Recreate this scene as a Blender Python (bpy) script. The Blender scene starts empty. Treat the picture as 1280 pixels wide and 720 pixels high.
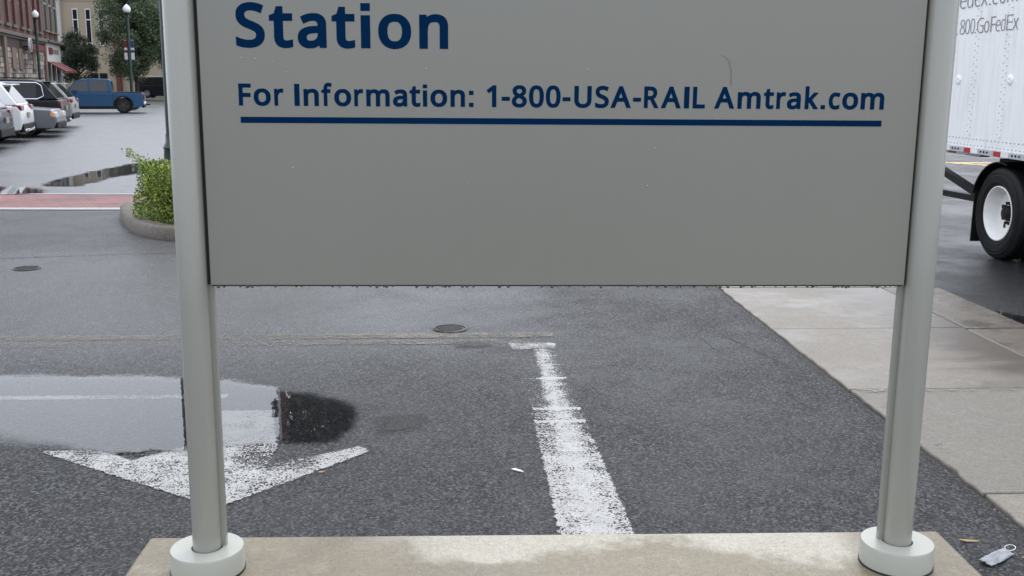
import bpy, bmesh, math, random
from mathutils import Vector, Matrix
random.seed(11)
R = math.radians
SC = bpy.context.scene
COL = SC.collection

# ------------------------------------------------------------------ camera
cam_d = bpy.data.cameras.new("camera")
cam = bpy.data.objects.new("camera", cam_d)
COL.objects.link(cam)
SC.camera = cam
cam_d.sensor_fit = 'HORIZONTAL'
cam_d.sensor_width = 36.0
cam_d.lens = 36.0 * 1295.0 / 1280.0
cam_d.clip_start = 0.05
cam_d.clip_end = 6000
YAW, PITCH, ROLL = R(3.25), R(11.35), R(0.43)
fw = Vector((math.sin(YAW) * math.cos(PITCH), math.cos(YAW) * math.cos(PITCH), -math.sin(PITCH)))
rt0 = Vector((math.cos(YAW), -math.sin(YAW), 0))
up0 = rt0.cross(fw)
rt = rt0 * math.cos(ROLL) + up0 * math.sin(ROLL)
up = up0 * math.cos(ROLL) - rt0 * math.sin(ROLL)
cam.matrix_world = Matrix(((rt.x, up.x, -fw.x, 0), (rt.y, up.y, -fw.y, 0), (rt.z, up.z, -fw.z, 1.8), (0, 0, 0, 1)))

# ------------------------------------------------------------------ sky, sun, exposure
SUN_EL, SUN_ROT = R(55), R(20)
world = bpy.data.worlds.new("World")
SC.world = world
world.use_nodes = True
wn, wl = world.node_tree.nodes, world.node_tree.links
wn.clear()
sky = wn.new('ShaderNodeTexSky')
sky.sky_type = 'NISHITA'
sky.sun_disc = False
sky.sun_elevation = SUN_EL
sky.sun_rotation = SUN_ROT
sky.air_density = 1.6
sky.dust_density = 6.0
sky.ozone_density = 1.0
hs = wn.new('ShaderNodeHueSaturation')
hs.inputs['Saturation'].default_value = 0.2
wl.new(sky.outputs[0], hs.inputs['Color'])
# an even cloud deck evens the clear sky out
cl = wn.new('ShaderNodeTexNoise')
cl.inputs['Scale'].default_value = 1.6
cl.inputs['Detail'].default_value = 5
wc = wn.new('ShaderNodeTexCoord')
wl.new(wc.outputs['Generated'], cl.inputs['Vector'])
cr = wn.new('ShaderNodeValToRGB')
cr.color_ramp.elements[0].position = 0.3
cr.color_ramp.elements[0].color = (7.2, 7.9, 9.2, 1)
cr.color_ramp.elements[1].position = 0.75
cr.color_ramp.elements[1].color = (10.0, 10.6, 11.9, 1)
wl.new(cl.outputs['Fac'], cr.inputs['Fac'])
mx = wn.new('ShaderNodeMix')
mx.data_type = 'RGBA'
mx.inputs[0].default_value = 0.75
wl.new(hs.outputs[0], mx.inputs[6])
wl.new(cr.outputs[0], mx.inputs[7])
bg = wn.new('ShaderNodeBackground')
bg.inputs['Strength'].default_value = 0.13
wl.new(mx.outputs[2], bg.inputs['Color'])
wo = wn.new('ShaderNodeOutputWorld')
wl.new(bg.outputs[0], wo.inputs['Surface'])

sun_d = bpy.data.lights.new("sun", 'SUN')
sun_d.energy = 0.5
sun_d.angle = R(25)
sun_d.color = (1.0, 0.97, 0.93)
sun = bpy.data.objects.new("sun", sun_d)
COL.objects.link(sun)
sun.rotation_euler = (R(90) - SUN_EL, 0, -SUN_ROT + math.pi)
sun.location = (0, 0, 40)

SC.view_settings.view_transform = 'Standard'
SC.view_settings.look = 'None'
SC.view_settings.gamma = 1
SC.view_settings.exposure = 0.8
SC.view_settings.use_curve_mapping = False
SC.render.engine = 'CYCLES'
SC.cycles.max_bounces = 6
SC.cycles.transparent_max_bounces = 16
SC.cycles.use_denoising = True

# ------------------------------------------------------------------ materials
class NT:
    """small helper around a material's node tree"""
    def __init__(s, name):
        s.m = bpy.data.materials.new(name)
        s.m.use_nodes = True
        s.n, s.l = s.m.node_tree.nodes, s.m.node_tree.links
        s.b = s.n['Principled BSDF']
        s.out = s.n['Material Output']
    def add(s, t, **kw):
        nd = s.n.new('ShaderNode' + t)
        for k, v in kw.items():
            setattr(nd, k, v)
        return nd
    def link(s, a, b): s.l.new(a, b)
    def pos(s):
        return s.add('NewGeometry').outputs['Position']
    def obj(s):
        return s.add('TexCoord').outputs['Object']
    def noise(s, vec, scale, detail=3, rough=0.55, out='Fac'):
        nd = s.add('TexNoise')
        nd.inputs['Scale'].default_value = scale
        nd.inputs['Detail'].default_value = detail
        nd.inputs['Roughness'].default_value = rough
        if vec is not None: s.link(vec, nd.inputs['Vector'])
        return nd.outputs[out]
    def voro(s, vec, scale, feature='F1', out='Distance'):
        nd = s.add('TexVoronoi', feature=feature)
        nd.inputs['Scale'].default_value = scale
        if vec is not None: s.link(vec, nd.inputs['Vector'])
        return nd.outputs[out]
    def ramp(s, fac, stops, interp='LINEAR'):
        nd = s.add('ValToRGB')
        nd.color_ramp.interpolation = interp
        el = nd.color_ramp.elements
        while len(el) < len(stops): el.new(0.5)
        for e, (p, c) in zip(el, stops):
            e.position = p
            e.color = (c, c, c, 1) if isinstance(c, (int, float)) else (*c, 1)
        s.link(fac, nd.inputs['Fac'])
        return nd.outputs['Color']
    def math(s, op, a, b=None, c=None, clamp=False):
        nd = s.add('Math', operation=op, use_clamp=clamp)
        for i, v in enumerate((a, b, c)):
            if v is None: continue
            if isinstance(v, (int, float)): nd.inputs[i].default_value = v
            else: s.link(v, nd.inputs[i])
        return nd.outputs[0]
    def maprange(s, v, a, b, c=0.0, d=1.0, smooth=True):
        nd = s.add('MapRange', interpolation_type='SMOOTHSTEP' if smooth else 'LINEAR')
        s.link(v, nd.inputs[0])
        for i, x in enumerate((a, b, c, d)): nd.inputs[i + 1].default_value = x
        return nd.outputs[0]
    def mix(s, fac, a, b, blend='MIX'):
        nd = s.add('Mix', data_type='RGBA', blend_type=blend)
        for i, v in ((0, fac), (6, a), (7, b)):
            if isinstance(v, (int, float)): 
                if i == 0: nd.inputs[0].default_value = v
                else: nd.inputs[i].default_value = (v, v, v, 1)
            elif isinstance(v, tuple): nd.inputs[i].default_value = (*v, 1)
            else: s.link(v, nd.inputs[i])
        return nd.outputs[2]
    def attr(s, name):
        return s.add('Attribute', attribute_name=name).outputs['Fac']
    def bump(s, h, strength=0.3, dist=0.01, normal=None):
        nd = s.add('Bump')
        nd.inputs['Strength'].default_value = strength
        nd.inputs['Distance'].default_value = dist
        s.link(h, nd.inputs['Height'])
        if normal is not None: s.link(normal, nd.inputs['Normal'])
        return nd.outputs[0]
    def set(s, **kw):
        names = {'color': 'Base Color', 'rough': 'Roughness', 'metal': 'Metallic', 'normal': 'Normal', 'alpha': 'Alpha',
                 'spec': 'Specular IOR Level', 'coat': 'Coat Weight', 'coat_rough': 'Coat Roughness', 'trans': 'Transmission Weight',
                 'ior': 'IOR', 'emit': 'Emission Color', 'emit_s': 'Emission Strength', 'sub': 'Subsurface Weight'}
        for k, v in kw.items():
            i = s.b.inputs[names[k]]
            if isinstance(v, tuple): i.default_value = (*v, 1)
            elif isinstance(v, (int, float)): i.default_value = v
            else: s.link(v, i)
        return s

MATS = {}
def plain(name, color, rough=0.5, metal=0.0, spec=0.5, var=0.12, vscale=6.0, coat=0.0, bump=0.0, bscale=60.0):
    if name in MATS: return MATS[name]
    t = NT(name)
    o = t.obj()
    n = t.noise(o, vscale, 4)
    dark = tuple(c * (1 - var) for c in color)
    lite = tuple(min(1, c * (1 + var)) for c in color)
    t.set(color=t.ramp(n, [(0.3, dark), (0.7, lite)]), metal=metal, spec=spec, coat=coat)
    t.set(rough=t.maprange(t.noise(o, vscale * 2.3, 3), 0.3, 0.7, max(0.02, rough - 0.02), min(1, rough + 0.02)))
    if bump:
        t.set(normal=t.bump(t.noise(o, bscale, 4), bump, 0.01))
    MATS[name] = t.m
    return t.m

def asphalt(name, base=0.05, wet=0.35, grain=1.0, tint=(1.0, 1.0, 1.05), spec=0.5, damp=False):
    t = NT(name)
    p = t.pos()
    v = t.add('TexVoronoi', feature='F1'); v.inputs['Scale'].default_value = 92
    t.link(p, v.inputs['Vector'])
    sep = t.add('SeparateColor'); t.link(v.outputs['Color'], sep.inputs[0])
    gn = t.math('ADD', t.math('MULTIPLY', t.noise(p, 84, 4, 0.8), 0.62), t.math('MULTIPLY', sep.outputs[1], 0.38))
    k_ = lambda f: tuple(base * f * c for c in tint)
    g = t.ramp(gn, [(0.28, k_(0.08)), (0.42, k_(0.45)), (0.54, k_(1.2)), (0.66, k_(2.6)), (0.76, k_(5.0))])
    g = t.mix(t.ramp(sep.outputs[0], [(0.0, 0.0), (0.985, 0.0), (1.0, 0.5)]), g, k_(6.5))
    big = t.noise(p, 0.55, 5, 0.6)
    med = t.noise(p, 3.5, 4, 0.6)
    patch = t.math('ADD', t.math('MULTIPLY', big, 0.7), t.math('MULTIPLY', med, 0.3))
    g = t.mix(1.0, g, t.ramp(patch, [(0.36, 0.72), (0.62, 1.22)]), 'MULTIPLY')
    r = t.maprange(patch, 0.34, 0.64, max(0.12, wet - 0.1 * grain), min(0.9, wet + 0.16 * grain))
    film = None
    if damp:        # a damp film lies where water stands after rain: left of the stripe, beyond the puddle
        s3 = t.add('SeparateXYZ'); t.link(p, s3.inputs[0])
        fx = t.maprange(s3.outputs[0], 1.6, -1.4)
        fy = t.math('MULTIPLY', t.maprange(s3.outputs[1], 5.2, 8.2), t.maprange(s3.outputs[1], 11.4, 10.2, 0.45, 1.0))
        wob = t.math('MULTIPLY', t.math('SUBTRACT', t.noise(p, 0.9, 4, 0.6), 0.5), 1.3)
        film = t.math('ADD', t.math('MULTIPLY', fx, fy), t.math('MULTIPLY', wob, fy), clamp=True)
        r = t.mix(film, r, 0.34)
        t.set(spec=t.maprange(film, 0, 1, spec, 0.75, False))
    else:
        t.set(spec=spec)
    t.set(color=g, rough=r)
    h = t.math('SUBTRACT', 1.0, v.outputs['Distance'])
    h = t.math('ADD', h, t.math('MULTIPLY', sep.outputs[2], 0.35))
    h = t.math('ADD', h, t.math('MULTIPLY', gn, 1.6))
    h = t.math('ADD', h, t.math('MULTIPLY', t.noise(p, 14, 3), 0.8))
    t.set(normal=t.bump(h, 0.9 * grain, 0.007))
    MATS[name] = t.m
    return t.m

def concrete(name, base=(0.40, 0.37, 0.32), stain=(0.24, 0.21, 0.17), light=(0.55, 0.52, 0.46), rough=0.6, scale=1.0, dry=None, damp=None):
    t = NT(name)
    p = t.pos()
    a = t.noise(p, 1.3 * scale, 6, 0.62)
    b = t.noise(p, 6.5 * scale, 5, 0.65)
    c = t.mix(t.maprange(a, 0.42, 0.66), base, stain)
    c = t.mix(t.maprange(b, 0.52, 0.74, 0, 0.55), c, light)
    extra = None
    if dry:        # a dried out pale band with a ragged edge along the back of the slab
        o3 = t.add('SeparateXYZ'); t.link(t.obj(), o3.inputs[0])
        wob = t.math('ADD', t.math('MULTIPLY', t.noise(p, 2.2, 4, 0.6), 0.75), t.math('MULTIPLY', t.noise(p, 18, 5, 0.75), 0.14))
        f = t.math('SUBTRACT', t.math('ADD', o3.outputs[1], wob), 0.50)
        f = t.math('MULTIPLY', t.maprange(f, -0.04, 0.09), t.maprange(o3.outputs[0], -0.85, -0.30))
        f = t.math('MULTIPLY', f, t.maprange(o3.outputs[0], 1.22, 1.05))
        c = t.mix(f, c, dry)
        speck = t.voro(p, 75, 'F1', 'Distance')
        c = t.mix(t.math('MULTIPLY', t.maprange(speck, 0.10, 0.2, 0.45, 0.0), f), c, tuple(x * 0.45 for x in dry))
    if damp:       # brown damp streaks gather towards the kerb side
        o3 = t.add('SeparateXYZ'); t.link(p, o3.inputs[0])
        st = t.add('Mapping'); st.inputs['Scale'].default_value = (0.8, 3.0, 1); t.link(p, st.inputs['Vector'])
        wob = t.math('MULTIPLY', t.math('SUBTRACT', t.noise(st.outputs[0], 1.2, 6, 0.65), 0.5), 2.2)
        extra = t.math('MULTIPLY', t.maprange(t.math('ADD', o3.outputs[0], wob), 2.9, 3.7), t.maprange(o3.outputs[1], 5.6, 6.3, 0.25, 1.0))
        c = t.mix(t.math('MULTIPLY', extra, 0.85), c, damp)
    fine = t.noise(p, 150, 3, 0.75)
    mid = t.noise(p, 48, 4, 0.75)
    c = t.mix(1.0, c, t.ramp(mid, [(0.32, 0.80), (0.68, 1.16)]), 'MULTIPLY')
    c = t.mix(1.0, c, t.ramp(fine, [(0.3, 0.68), (0.7, 1.25)]), 'MULTIPLY')
    pit = t.voro(p, 30, 'F1', 'Distance')
    c = t.mix(t.maprange(pit, 0.06, 0.13, 0.55, 0.0), c, tuple(x * 0.5 for x in stain))
    rr = t.maprange(a, 0.42, 0.66, rough, max(0.12, rough - 0.3))
    if extra is not None: rr = t.mix(extra, rr, 0.28)
    t.set(color=c, rough=rr, spec=0.3)
    t.set(normal=t.bump(t.math('ADD', fine, t.math('MULTIPLY', b, 1.5)), 0.3, 0.004))
    MATS[name] = t.m
    return t.m

def paint_mat(name, color, scale=55.0):
    """worn road paint; 'inside' = signed distance to the outline, 'wear' = how much is gone"""
    t = NT(name)
    p = t.pos()
    n = t.noise(p, scale, 6, 0.8)
    gr = t.voro(p, 110, 'F1', 'Distance')
    st = t.add('Mapping'); st.inputs['Scale'].default_value = (0.95, 1.1, 1); t.link(p, st.inputs['Vector'])
    big = t.math('MULTIPLY', t.math('SUBTRACT', t.noise(st.outputs[0], 8.0, 5, 0.7), 0.5), 0.42)
    n = t.math('ADD', t.math('MULTIPLY', n, 0.75), t.math('MULTIPLY', gr, 0.32))
    n = t.math('ADD', n, big)
    a1 = t.maprange(t.math('SUBTRACT', n, t.attr('wear')), 0.0, 0.05)
    e = t.math('ADD', t.attr('inside'), t.math('MULTIPLY', t.math('SUBTRACT', t.noise(p, 26, 6, 0.75), 0.56), 0.075))
    a2 = t.maprange(e, 0.0, 0.006)
    t.set(color=t.ramp(t.noise(p, 9, 5, 0.7), [(0.3, tuple(c * 0.72 for c in color)), (0.68, color)]), rough=0.5,
          alpha=t.math('MULTIPLY', a1, a2), normal=t.bump(t.noise(p, 120, 3), 0.4, 0.004))
    MATS[name] = t.m
    return t.m

def water_mat(name, edge_scale=45.0, soft=0.03, edge_amp=0.11):
    t = NT(name)
    t.n.remove(t.b)
    p = t.pos()
    n = t.math('MULTIPLY', t.math('SUBTRACT', t.noise(p, edge_scale, 5, 0.7), 0.5), edge_amp)
    n2 = t.math('MULTIPLY', t.math('SUBTRACT', t.noise(p, 5.0, 3, 0.6), 0.5), 0.16)
    m = t.math('DIVIDE', t.math('ADD', t.math('ADD', t.attr('inside'), n), n2), t.attr('wear'), clamp=True)
    m = t.maprange(m, 0.0, 1.0)
    speck = t.maprange(t.voro(p, 34, 'F1', 'Distance'), 0.045, 0.075)
    m = t.math('MULTIPLY', m, t.maprange(speck, 0, 1, 0.25, 1.0))
    fr = t.add('Fresnel'); fr.inputs['IOR'].default_value = 1.52
    f = t.math('MULTIPLY', fr.outputs[0], m)
    tr = t.add('BsdfTransparent'); gl = t.add('BsdfGlossy')
    tr_c = t.mix(m, (1, 1, 1), (0.86, 0.87, 0.88))
    t.link(tr_c, tr.inputs['Color'])
    gl.inputs['Roughness'].default_value = 0.015
    t.link(t.bump(t.noise(p, 7, 2), 0.025, 0.01), gl.inputs['Normal'])
    ms = t.add('MixShader')
    t.link(f, ms.inputs[0]); t.link(tr.outputs[0], ms.inputs[1]); t.link(gl.outputs[0], ms.inputs[2])
    t.link(ms.outputs[0], t.out.inputs['Surface'])
    MATS[name] = t.m
    return t.m

def leaf_mat(name, dark, mid, light, rough=0.45):
    t = NT(name)
    rnd = t.add('NewGeometry').outputs['Random Per Island']
    c = t.ramp(rnd, [(0.0, dark), (0.55, mid), (1.0, light)])
    t.set(color=c, rough=rough, spec=0.4)
    tl = t.add('BsdfTranslucent'); t.link(c, tl.inputs['Color'])
    ms = t.add('MixShader'); ms.inputs[0].default_value = 0.25
    t.link(t.b.outputs[0], ms.inputs[1]); t.link(tl.outputs[0], ms.inputs[2])
    t.link(ms.outputs[0], t.out.inputs['Surface'])
    MATS[name] = t.m
    return t.m

def brick_mat(name, c1, c2, mortar, scale=1.0, bw=0.22, bh=0.075, use_uv=False, rough=0.8):
    t = NT(name)
    o = t.obj()
    if not use_uv:      # wall: object x, z
        s = t.add('SeparateXYZ'); t.link(o, s.inputs[0])
        cb = t.add('CombineXYZ'); t.link(s.outputs[0], cb.inputs[0]); t.link(s.outputs[2], cb.inputs[1])
        o2 = cb.outputs[0]
    else:
        o2 = o
    b = t.add('TexBrick')
    b.inputs['Color1'].default_value = (*c1, 1); b.inputs['Color2'].default_value = (*c2, 1); b.inputs['Mortar'].default_value = (*mortar, 1)
    b.inputs['Scale'].default_value = scale
    b.inputs['Brick Width'].default_value = bw; b.inputs['Row Height'].default_value = bh; b.inputs['Mortar Size'].default_value = 0.006
    t.link(o2, b.inputs['Vector'])
    c = t.mix(1.0, b.outputs['Color'], t.ramp(t.noise(t.obj(), 0.8, 5), [(0.3, 0.7), (0.7, 1.2)]), 'MULTIPLY')
    t.set(color=c, rough=rough, normal=t.bump(b.outputs['Fac'], 0.3, -0.01))
    MATS[name] = t.m
    return t.m

# ------------------------------------------------------------------ mesh helpers
class MB:
    def __init__(s):
        s.v, s.f = [], []
    def add(s, verts, faces):
        o = len(s.v)
        s.v += [tuple(v) for v in verts]
        s.f += [tuple(i + o for i in f) for f in faces]
        return s
    def box(s, x0, x1, y0, y1, z0, z1, M=None):
        vs = [Vector((x, y, z)) for z in (z0, z1) for y in (y0, y1) for x in (x0, x1)]
        if M is not None: vs = [M @ v for v in vs]
        return s.add(vs, [(0, 2, 3, 1), (4, 5, 7, 6), (0, 1, 5, 4), (2, 6, 7, 3), (0, 4, 6, 2), (1, 3, 7, 5)])
    def quad(s, a, b, c, d): return s.add([a, b, c, d], [(0, 1, 2, 3)])
    def tube(s, pts, rad, seg=10, caps=True):
        pts = [Vector(p) for p in pts]
        n = len(pts)
        rads = rad if isinstance(rad, (list, tuple)) else [rad] * n
        vs, fs = [], []
        for i, p in enumerate(pts):
            d = (pts[min(i + 1, n - 1)] - pts[max(i - 1, 0)]).normalized()
            a = Vector((0, 0, 1)) if abs(d.z) < 0.9 else Vector((1, 0, 0))
            x = d.cross(a).normalized(); y = d.cross(x).normalized()
            for k in range(seg):
                t = 2 * math.pi * k / seg
                vs.append(p + (x * math.cos(t) + y * math.sin(t)) * rads[i])
        for i in range(n - 1):
            for k in range(seg):
                k2 = (k + 1) % seg
                fs.append((i * seg + k, i * seg + k2, (i + 1) * seg + k2, (i + 1) * seg + k))
        if caps:
            fs.append(tuple(range(seg))[::-1]); fs.append(tuple((n - 1) * seg + k for k in range(seg)))
        return s.add(vs, fs)
    def lathe(s, prof, seg=24, axis='Z', origin=(0, 0, 0), close=True):
        """prof: (radius, height) pairs, revolved about axis through origin"""
        vs, fs = [], []
        n = len(prof)
        for r, h in prof:
            for k in range(seg):
                t = 2 * math.pi * k / seg
                a, b = r * math.cos(t), r * math.sin(t)
                q = {'Z': (a, b, h), 'Y': (a, h, b), 'X': (h, a, b)}[axis]
                vs.append((q[0] + origin[0], q[1] + origin[1], q[2] + origin[2]))
        for i in range(n - 1):
            for k in range(seg):
                k2 = (k + 1) % seg
                fs.append((i * seg + k, i * seg + k2, (i + 1) * seg + k2, (i + 1) * seg + k))
        if close:
            fs.append(tuple(range(seg))[::-1]); fs.append(tuple((n - 1) * seg + k for k in range(seg)))
        return s.add(vs, fs)
    def prism(s, poly, y0, y1):
        """poly: (x, z) outline extruded along y"""
        n = len(poly)
        vs = [(x, y0, z) for x, z in poly] + [(x, y1, z) for x, z in poly]
        fs = [tuple(range(n)), tuple(range(2 * n - 1, n - 1, -1))]
        fs += [(i, i + n, (i + 1) % n + n, (i + 1) % n) for i in range(n)]
        return s.add(vs, fs)
    def slab(s, poly, z0, z1):
        n = len(poly)
        vs = [(x, y, z0) for x, y in poly] + [(x, y, z1) for x, y in poly]
        fs = [tuple(range(n))[::-1], tuple(range(n, 2 * n))]
        fs += [(i, (i + 1) % n, (i + 1) % n + n, i + n) for i in range(n)]
        return s.add(vs, fs)
    def build(s, name, mat, parent=None, smooth=None, bevel=0.0, bseg=2, recalc=True):
        me = bpy.data.meshes.new(name)
        me.from_pydata(s.v, [], s.f)
        if recalc:
            bm = bmesh.new(); bm.from_mesh(me)
            bmesh.ops.recalc_face_normals(bm, faces=bm.faces[:])
            bm.to_mesh(me); bm.free()
        me.materials.append(MATS[mat] if isinstance(mat, str) else mat)
        o = bpy.data.objects.new(name, me)
        COL.objects.link(o)
        if parent is not None: o.parent = parent
        if bevel:
            b = o.modifiers.new('bevel', 'BEVEL'); b.width = bevel; b.segments = bseg; b.limit_method = 'ANGLE'; b.angle_limit = R(35)
            smooth = 40 if smooth is None else smooth
        if smooth:
            me.shade_smooth()
            try:
                me.set_sharp_from_angle(angle=R(smooth))
            except Exception:
                pass
        return o

def tag(o, label=None, cat=None, group=None, kind=None):
    for k, v in (('label', label), ('category', cat), ('group', group), ('kind', kind)):
        if v: o[k] = v
    return o
def thing(name, loc, rz, label, cat, group=None):
    o = bpy.data.objects.new(name, None)
    o.empty_display_size = 0.2
    COL.objects.link(o)
    o.location = loc; o.rotation_euler = (0, 0, rz)
    return tag(o, label, cat, group)
def struct(o): return tag(o, kind='structure')
def dup(o, parent):
    c = o.copy(); COL.objects.link(c); c.parent = parent
    for ch in o.children:
        if ch.name != c.name: dup(ch, c)
    return c

def sdf(poly, x, y):
    """signed distance to a polygon, positive inside"""
    best, ins = 1e9, False
    n = len(poly)
    for i in range(n):
        (x0, y0), (x1, y1) = poly[i], poly[(i + 1) % n]
        dx, dy = x1 - x0, y1 - y0
        t = max(0, min(1, ((x - x0) * dx + (y - y0) * dy) / (dx * dx + dy * dy + 1e-12)))
        d = math.hypot(x - x0 - t * dx, y - y0 - t * dy)
        if d < best: best = d
        if (y0 > y) != (y1 > y) and x < (x1 - x0) * (y - y0) / (y1 - y0) + x0: ins = not ins
    return best if ins else -best
def decal(name, poly, z, cell, mat, wear=None, pad=0.04, inside=None):
    """thin sheet on the ground with 'inside' and 'wear' attributes for its worn or wet edge"""
    xs = [p[0] for p in poly]; ys = [p[1] for p in poly]
    x0, x1, y0, y1 = min(xs) - pad, max(xs) + pad, min(ys) - pad, max(ys) + pad
    nx, ny = max(2, int((x1 - x0) / cell)), max(2, int((y1 - y0) / cell))
    vs, a, w = [], [], []
    for j in range(ny + 1):
        for i in range(nx + 1):
            x, y = x0 + (x1 - x0) * i / nx, y0 + (y1 - y0) * j / ny
            vs.append((x, y, z)); a.append(inside(x, y) if inside else sdf(poly, x, y)); w.append(wear(x, y) if wear else 0.0)
    fs = []
    for j in range(ny):
        for i in range(nx):
            q = (j * (nx + 1) + i, j * (nx + 1) + i + 1, (j + 1) * (nx + 1) + i + 1, (j + 1) * (nx + 1) + i)
            if max(a[k] for k in q) > -0.12: fs.append(q)
    me = bpy.data.meshes.new(name)
    me.from_pydata(vs, [], fs)
    for nm, val in (('inside', a), ('wear', w)):
        at = me.attributes.new(nm, 'FLOAT', 'POINT'); at.data.foreach_set('value', val)
    me.materials.append(MATS[mat])
    o = bpy.data.objects.new(name, me); COL.objects.link(o)
    return struct(o)

def smooth_poly(pts, it=2):
    for _ in range(it):
        q = []
        for i in range(len(pts)):
            a, b = pts[i], pts[(i + 1) % len(pts)]
            q.append((0.75 * a[0] + 0.25 * b[0], 0.75 * a[1] + 0.25 * b[1])); q.append((0.25 * a[0] + 0.75 * b[0], 0.25 * a[1] + 0.75 * b[1]))
        pts = q
    return pts

# ------------------------------------------------------------------ material library
asphalt('asphalt_near', 0.028, 0.55, spec=0.25, damp=True)
asphalt('asphalt_wet', 0.045, 0.36, 0.45, (0.98, 1.0, 1.08), 1.0)
asphalt('asphalt_road', 0.016, 0.36, 0.8, spec=0.16)
concrete('concrete_walk', (0.190, 0.168, 0.138), (0.145, 0.124, 0.096), (0.26, 0.235, 0.20), damp=(0.062, 0.046, 0.031))
concrete('concrete_footing', (0.205, 0.175, 0.122), (0.158, 0.130, 0.086), (0.26, 0.228, 0.168), 0.55, 1.4, dry=(0.345, 0.315, 0.25))
concrete('concrete_kerb', (0.118, 0.100, 0.076), (0.070, 0.058, 0.043), (0.19, 0.168, 0.135), 0.65, 3)
concrete('concrete_rough', (0.170, 0.154, 0.130), (0.140, 0.125, 0.104), (0.225, 0.205, 0.178), 0.7, 2.5)
concrete('concrete_damp', (0.105, 0.085, 0.064), (0.062, 0.048, 0.035), (0.15, 0.128, 0.10), 0.45, 2.0)
paint_mat('paint_white', (0.36, 0.352, 0.335))
paint_mat('paint_tan', (0.17, 0.148, 0.10))
paint_mat('paint_yellow', (0.62, 0.40, 0.10), 8)
water_mat('water', 45.0, 0.07, 0.16)
water_mat('water_far', 3.0, 0.15, 0.6)
brick_mat('paver_red', (0.20, 0.060, 0.054), (0.12, 0.042, 0.038), (0.24, 0.15, 0.13), 1.0, 0.24, 0.24, True, 0.6)
brick_mat('brick_wall', (0.125, 0.036, 0.026), (0.085, 0.026, 0.02), (0.12, 0.08, 0.065))
plain('soil', (0.055, 0.04, 0.028), 0.9, bump=0.6)
plain('turf', (0.10, 0.11, 0.04), 0.9, var=0.3, bump=0.5)
plain('far_ground', (0.08, 0.085, 0.06), 0.95, var=0.25, vscale=0.05)
t = NT('sign_grey')
mp = t.add('Mapping'); mp.inputs['Scale'].default_value = (14, 1, 0.9); t.link(t.obj(), mp.inputs['Vector'])
stk = t.noise(mp.outputs[0], 2.2, 5, 0.7)
cl_ = t.noise(t.obj(), 1.1, 4, 0.6)
c_ = t.mix(1.0, (0.190, 0.185, 0.155), t.ramp(t.math('ADD', t.math('MULTIPLY', stk, 0.5), t.math('MULTIPLY', cl_, 0.5)), [(0.34, 0.985), (0.64, 1.012)]), 'MULTIPLY')
c_ = t.mix(1.0, c_, t.ramp(t.noise(t.obj(), 420, 2), [(0.3, 0.95), (0.7, 1.05)]), 'MULTIPLY')
t.set(color=c_, rough=t.maprange(cl_, 0.35, 0.65, 0.35, 0.40), spec=0.75)
MATS['sign_grey'] = t.m
plain('post_grey', (0.238, 0.236, 0.202), 0.24, var=0.02, vscale=3.0, metal=0.0, spec=0.9)
plain('collar_grey', (0.345, 0.347, 0.30), 0.3, var=0.03, vscale=5.0)
plain('gap_black', (0.008, 0.008, 0.009), 0.7)
plain('rubber', (0.006, 0.006, 0.0065), 0.6, var=0.3, vscale=9, bump=0.2, spec=0.25)
plain('black_steel', (0.006, 0.006, 0.0065), 0.5, var=0.2, spec=0.25)
plain('sign_blue', (0.0003, 0.017, 0.056), 0.45, var=0.05, spec=0.02)
plain('green_steel', (0.0066, 0.0248, 0.0209), 0.35, var=0.1)
t = NT('white_paint')
mp = t.add('Mapping'); mp.inputs['Scale'].default_value = (1, 6, 0.7); t.link(t.obj(), mp.inputs['Vector'])
gm = t.noise(mp.outputs[0], 2.0, 6, 0.7)
t.set(color=t.ramp(gm, [(0.30, (0.70, 0.69, 0.66)), (0.52, (0.83, 0.835, 0.83))]), rough=0.4)
MATS['white_paint'] = t.m
plain('white_enamel', (0.74, 0.73, 0.70), 0.38, var=0.08, vscale=7)
plain('rail_alu', (0.55, 0.57, 0.59), 0.42, 0.5, var=0.1)
plain('red_tape', (0.42, 0.012, 0.018), 0.3)
plain('white_tape', (0.78, 0.78, 0.78), 0.3)
plain('letter_grey', (0.22, 0.22, 0.225), 0.5)
plain('bark', (0.0270, 0.0216, 0.0168), 0.9, var=0.3, bump=0.6, bscale=25)
plain('cast_iron', (0.014, 0.013, 0.012), 0.4, 0.1, var=0.3, bump=0.4, spec=0.3)
plain('chrome', (0.7, 0.7, 0.72), 0.12, 1.0, var=0.05)
plain('rim_alloy', (0.42, 0.43, 0.45), 0.3, 0.8)
plain('rim_dark', (0.03, 0.03, 0.032), 0.4, 0.3)
plain('trim_black', (0.006, 0.006, 0.0065), 0.6, spec=0.2)
plain('lamp_red', (0.16, 0.005, 0.008), 0.12, coat=0.6)
plain('lamp_amber', (0.62, 0.24, 0.06), 0.15, coat=0.6)
plain('lamp_clear', (0.55, 0.55, 0.54), 0.1, 0.3, coat=0.6)
plain('globe_white', (0.80, 0.81, 0.80), 0.25)
plain('stucco_tan', (0.2790, 0.2325, 0.1666), 0.85, var=0.06, vscale=0.7, bump=0.3)
plain('stone_white', (0.3844, 0.3720, 0.3472), 0.8, var=0.08, vscale=1.5)
plain('cornice_tan', (0.1900, 0.1650, 0.1300), 0.75, var=0.1)
plain('cornice_grey', (0.0924, 0.0819, 0.0693), 0.75, var=0.15)
plain('pilaster_brown', (0.1260, 0.0840, 0.0651), 0.75, var=0.15)
plain('maroon', (0.0315, 0.0070, 0.0077), 0.6)
plain('window_frame', (0.2100, 0.1932, 0.1680), 0.6)
plain('frame_white', (0.5328, 0.5256, 0.5040), 0.5)
plain('awning_red', (0.1134, 0.0135, 0.0162), 0.7, var=0.1)
plain('red_brown', (0.0850, 0.0175, 0.0150), 0.7)
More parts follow.
